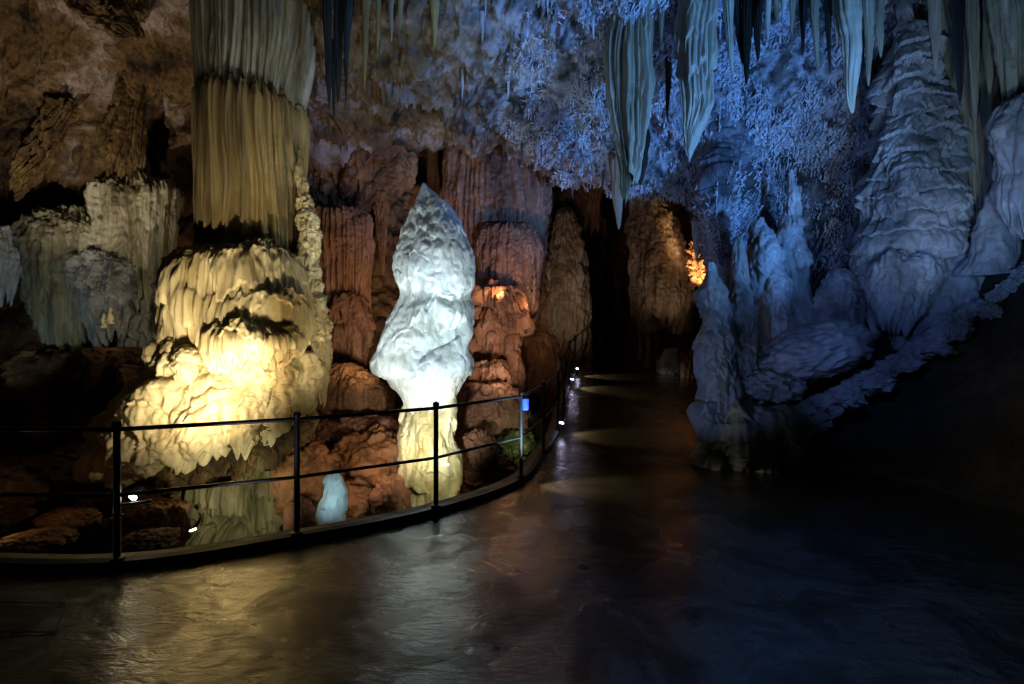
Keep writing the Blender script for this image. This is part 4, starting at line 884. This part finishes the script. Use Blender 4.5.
jb = tag(MB().box((pb[0] + .05, pb[1], zz + H - .12), (.07, .06, .14), 0, 0, .01).build('junction_box', PAINTB, None, (pb[0] + .05, pb[1], zz + H - .12)), 'small blue box fixed near the top of the fourth visible railing post', 'box')
# small violet-white lamps fixed low on the far posts, shining across the walkway
for i, lab in ((8, 'small violet-white lamp low on the nearest of the far posts, glaring on the wet floor'), (10, 'small violet-white lamp low on a middle far post'), (11, 'small violet-white lamp low on a distant post near the tunnel')):
    q = posts[i]; z = kz(q); cc = (float(q[0]) + .06, float(q[1]) - .02, z + .2)
    tag(MB().tube([(cc[0] - .03, cc[1], cc[2]), (cc[0] + .03, cc[1] - .01, cc[2] - .01)], .013, 10).build('post_lamp', TUBEV, None, cc), lab, 'lamp')
# amber lamp, facing the rock behind it
am = base_empty('flood_lamp', 'small amber flood lamp lighting the jagged rock at the corner beside the tunnel', 'lamp', 698, 292, 12.1)
c = P(698, 290, 12.1)
MB().tube([c + np.array((0, -.06, -.03)), c + np.array((0, -.02, 0)), c + np.array((0, .06, .03))], [.03, .06, .07], 18).build('housing', METAL, am, tuple(c))
MB().tube([c + np.array((0, .06, .03)), c + np.array((0, .075, .035))], [.06, .05], 18).build('lens', GLOWO, am, tuple(c))['label'] = 'glowing amber lens'
wspot(tuple(c + np.array((0, .1, .05))), P(704, 262, 12.9), 330, (1, .66, .32), 64, .6, .03)
# hidden floods seen from behind: dark housings on the ledges
def flood(px, py, d, label, s=.06, rz=0):
    c = P(px, py, d); e = thing('flood_lamp', label, 'lamp', tuple(float(v) for v in c))
    MB().box(c, (s * 2, s * .8, s * 1.4), rz, .5, .01).build('housing', METAL, e, tuple(c))
    MB().tube([c + np.array((-s, 0, -s * .2)), c + np.array((-s, 0, -s * 1.3)), c + np.array((s, 0, -s * 1.3)), c + np.array((s, 0, -s * .2))], .006, 6).build('bracket', METAL, e, tuple(c))
flood(4, 524, 5.4, 'small dim lamp on the ground at the far left edge, behind the railing')
cg = P(2, 522, 5.35)
point(-2, 520, 5.2, 1.0, OR, .02)
# low lamp glinting on a rock behind the railing
c = P(193, 530, 5.2); tag(MB().tube([c - np.array((.03, 0, .01)), c + np.array((.03, 0, .012))], .008, 10).build('strip_lamp', GLOW, None, tuple(c)), 'tiny glowing lamp low on the rocks under the drapery stem', 'lamp')
# hatch in the walkway at lower left
m = MB(); pts = [g0(-20, 604), g0(66, 605), g0(56, 634), g0(-40, 634)]
pts = [(p[0], p[1], p[2] + .012) for p in pts]; m.tube(pts + [pts[0]], .004, 6)
tag(m.build('floor_hatch', METAL, None, pts[0]), 'thin rectangular hatch frame set into the wet walkway at lower left', 'hatch')

# ---------------------------------------------------------------- camera, world, view
w = bpy.data.worlds.new('World'); C.world = w; w.use_nodes = True
w.node_tree.nodes['Background'].inputs[0].default_value = (.25, .35, .6, 1); w.node_tree.nodes['Background'].inputs[1].default_value = .004
cam = bpy.data.cameras.new('camera'); co = bpy.data.objects.new('camera', cam); col.objects.link(co)
co.location = (0, 0, EYE); co.rotation_euler = (PI / 2, 0, 0); cam.sensor_width = 36; cam.lens = 36 * F / 1024
C.camera = co
C.view_settings.view_transform = 'Standard'; C.view_settings.look = 'None'; C.view_settings.gamma = 1; C.view_settings.exposure = 0
C.view_settings.use_curve_mapping = False
C.cycles.use_denoising = True
C.cycles.max_bounces = 4; C.cycles.diffuse_bounces = 3; C.cycles.glossy_bounces = 3
C.cycles.sample_clamp_indirect = 4
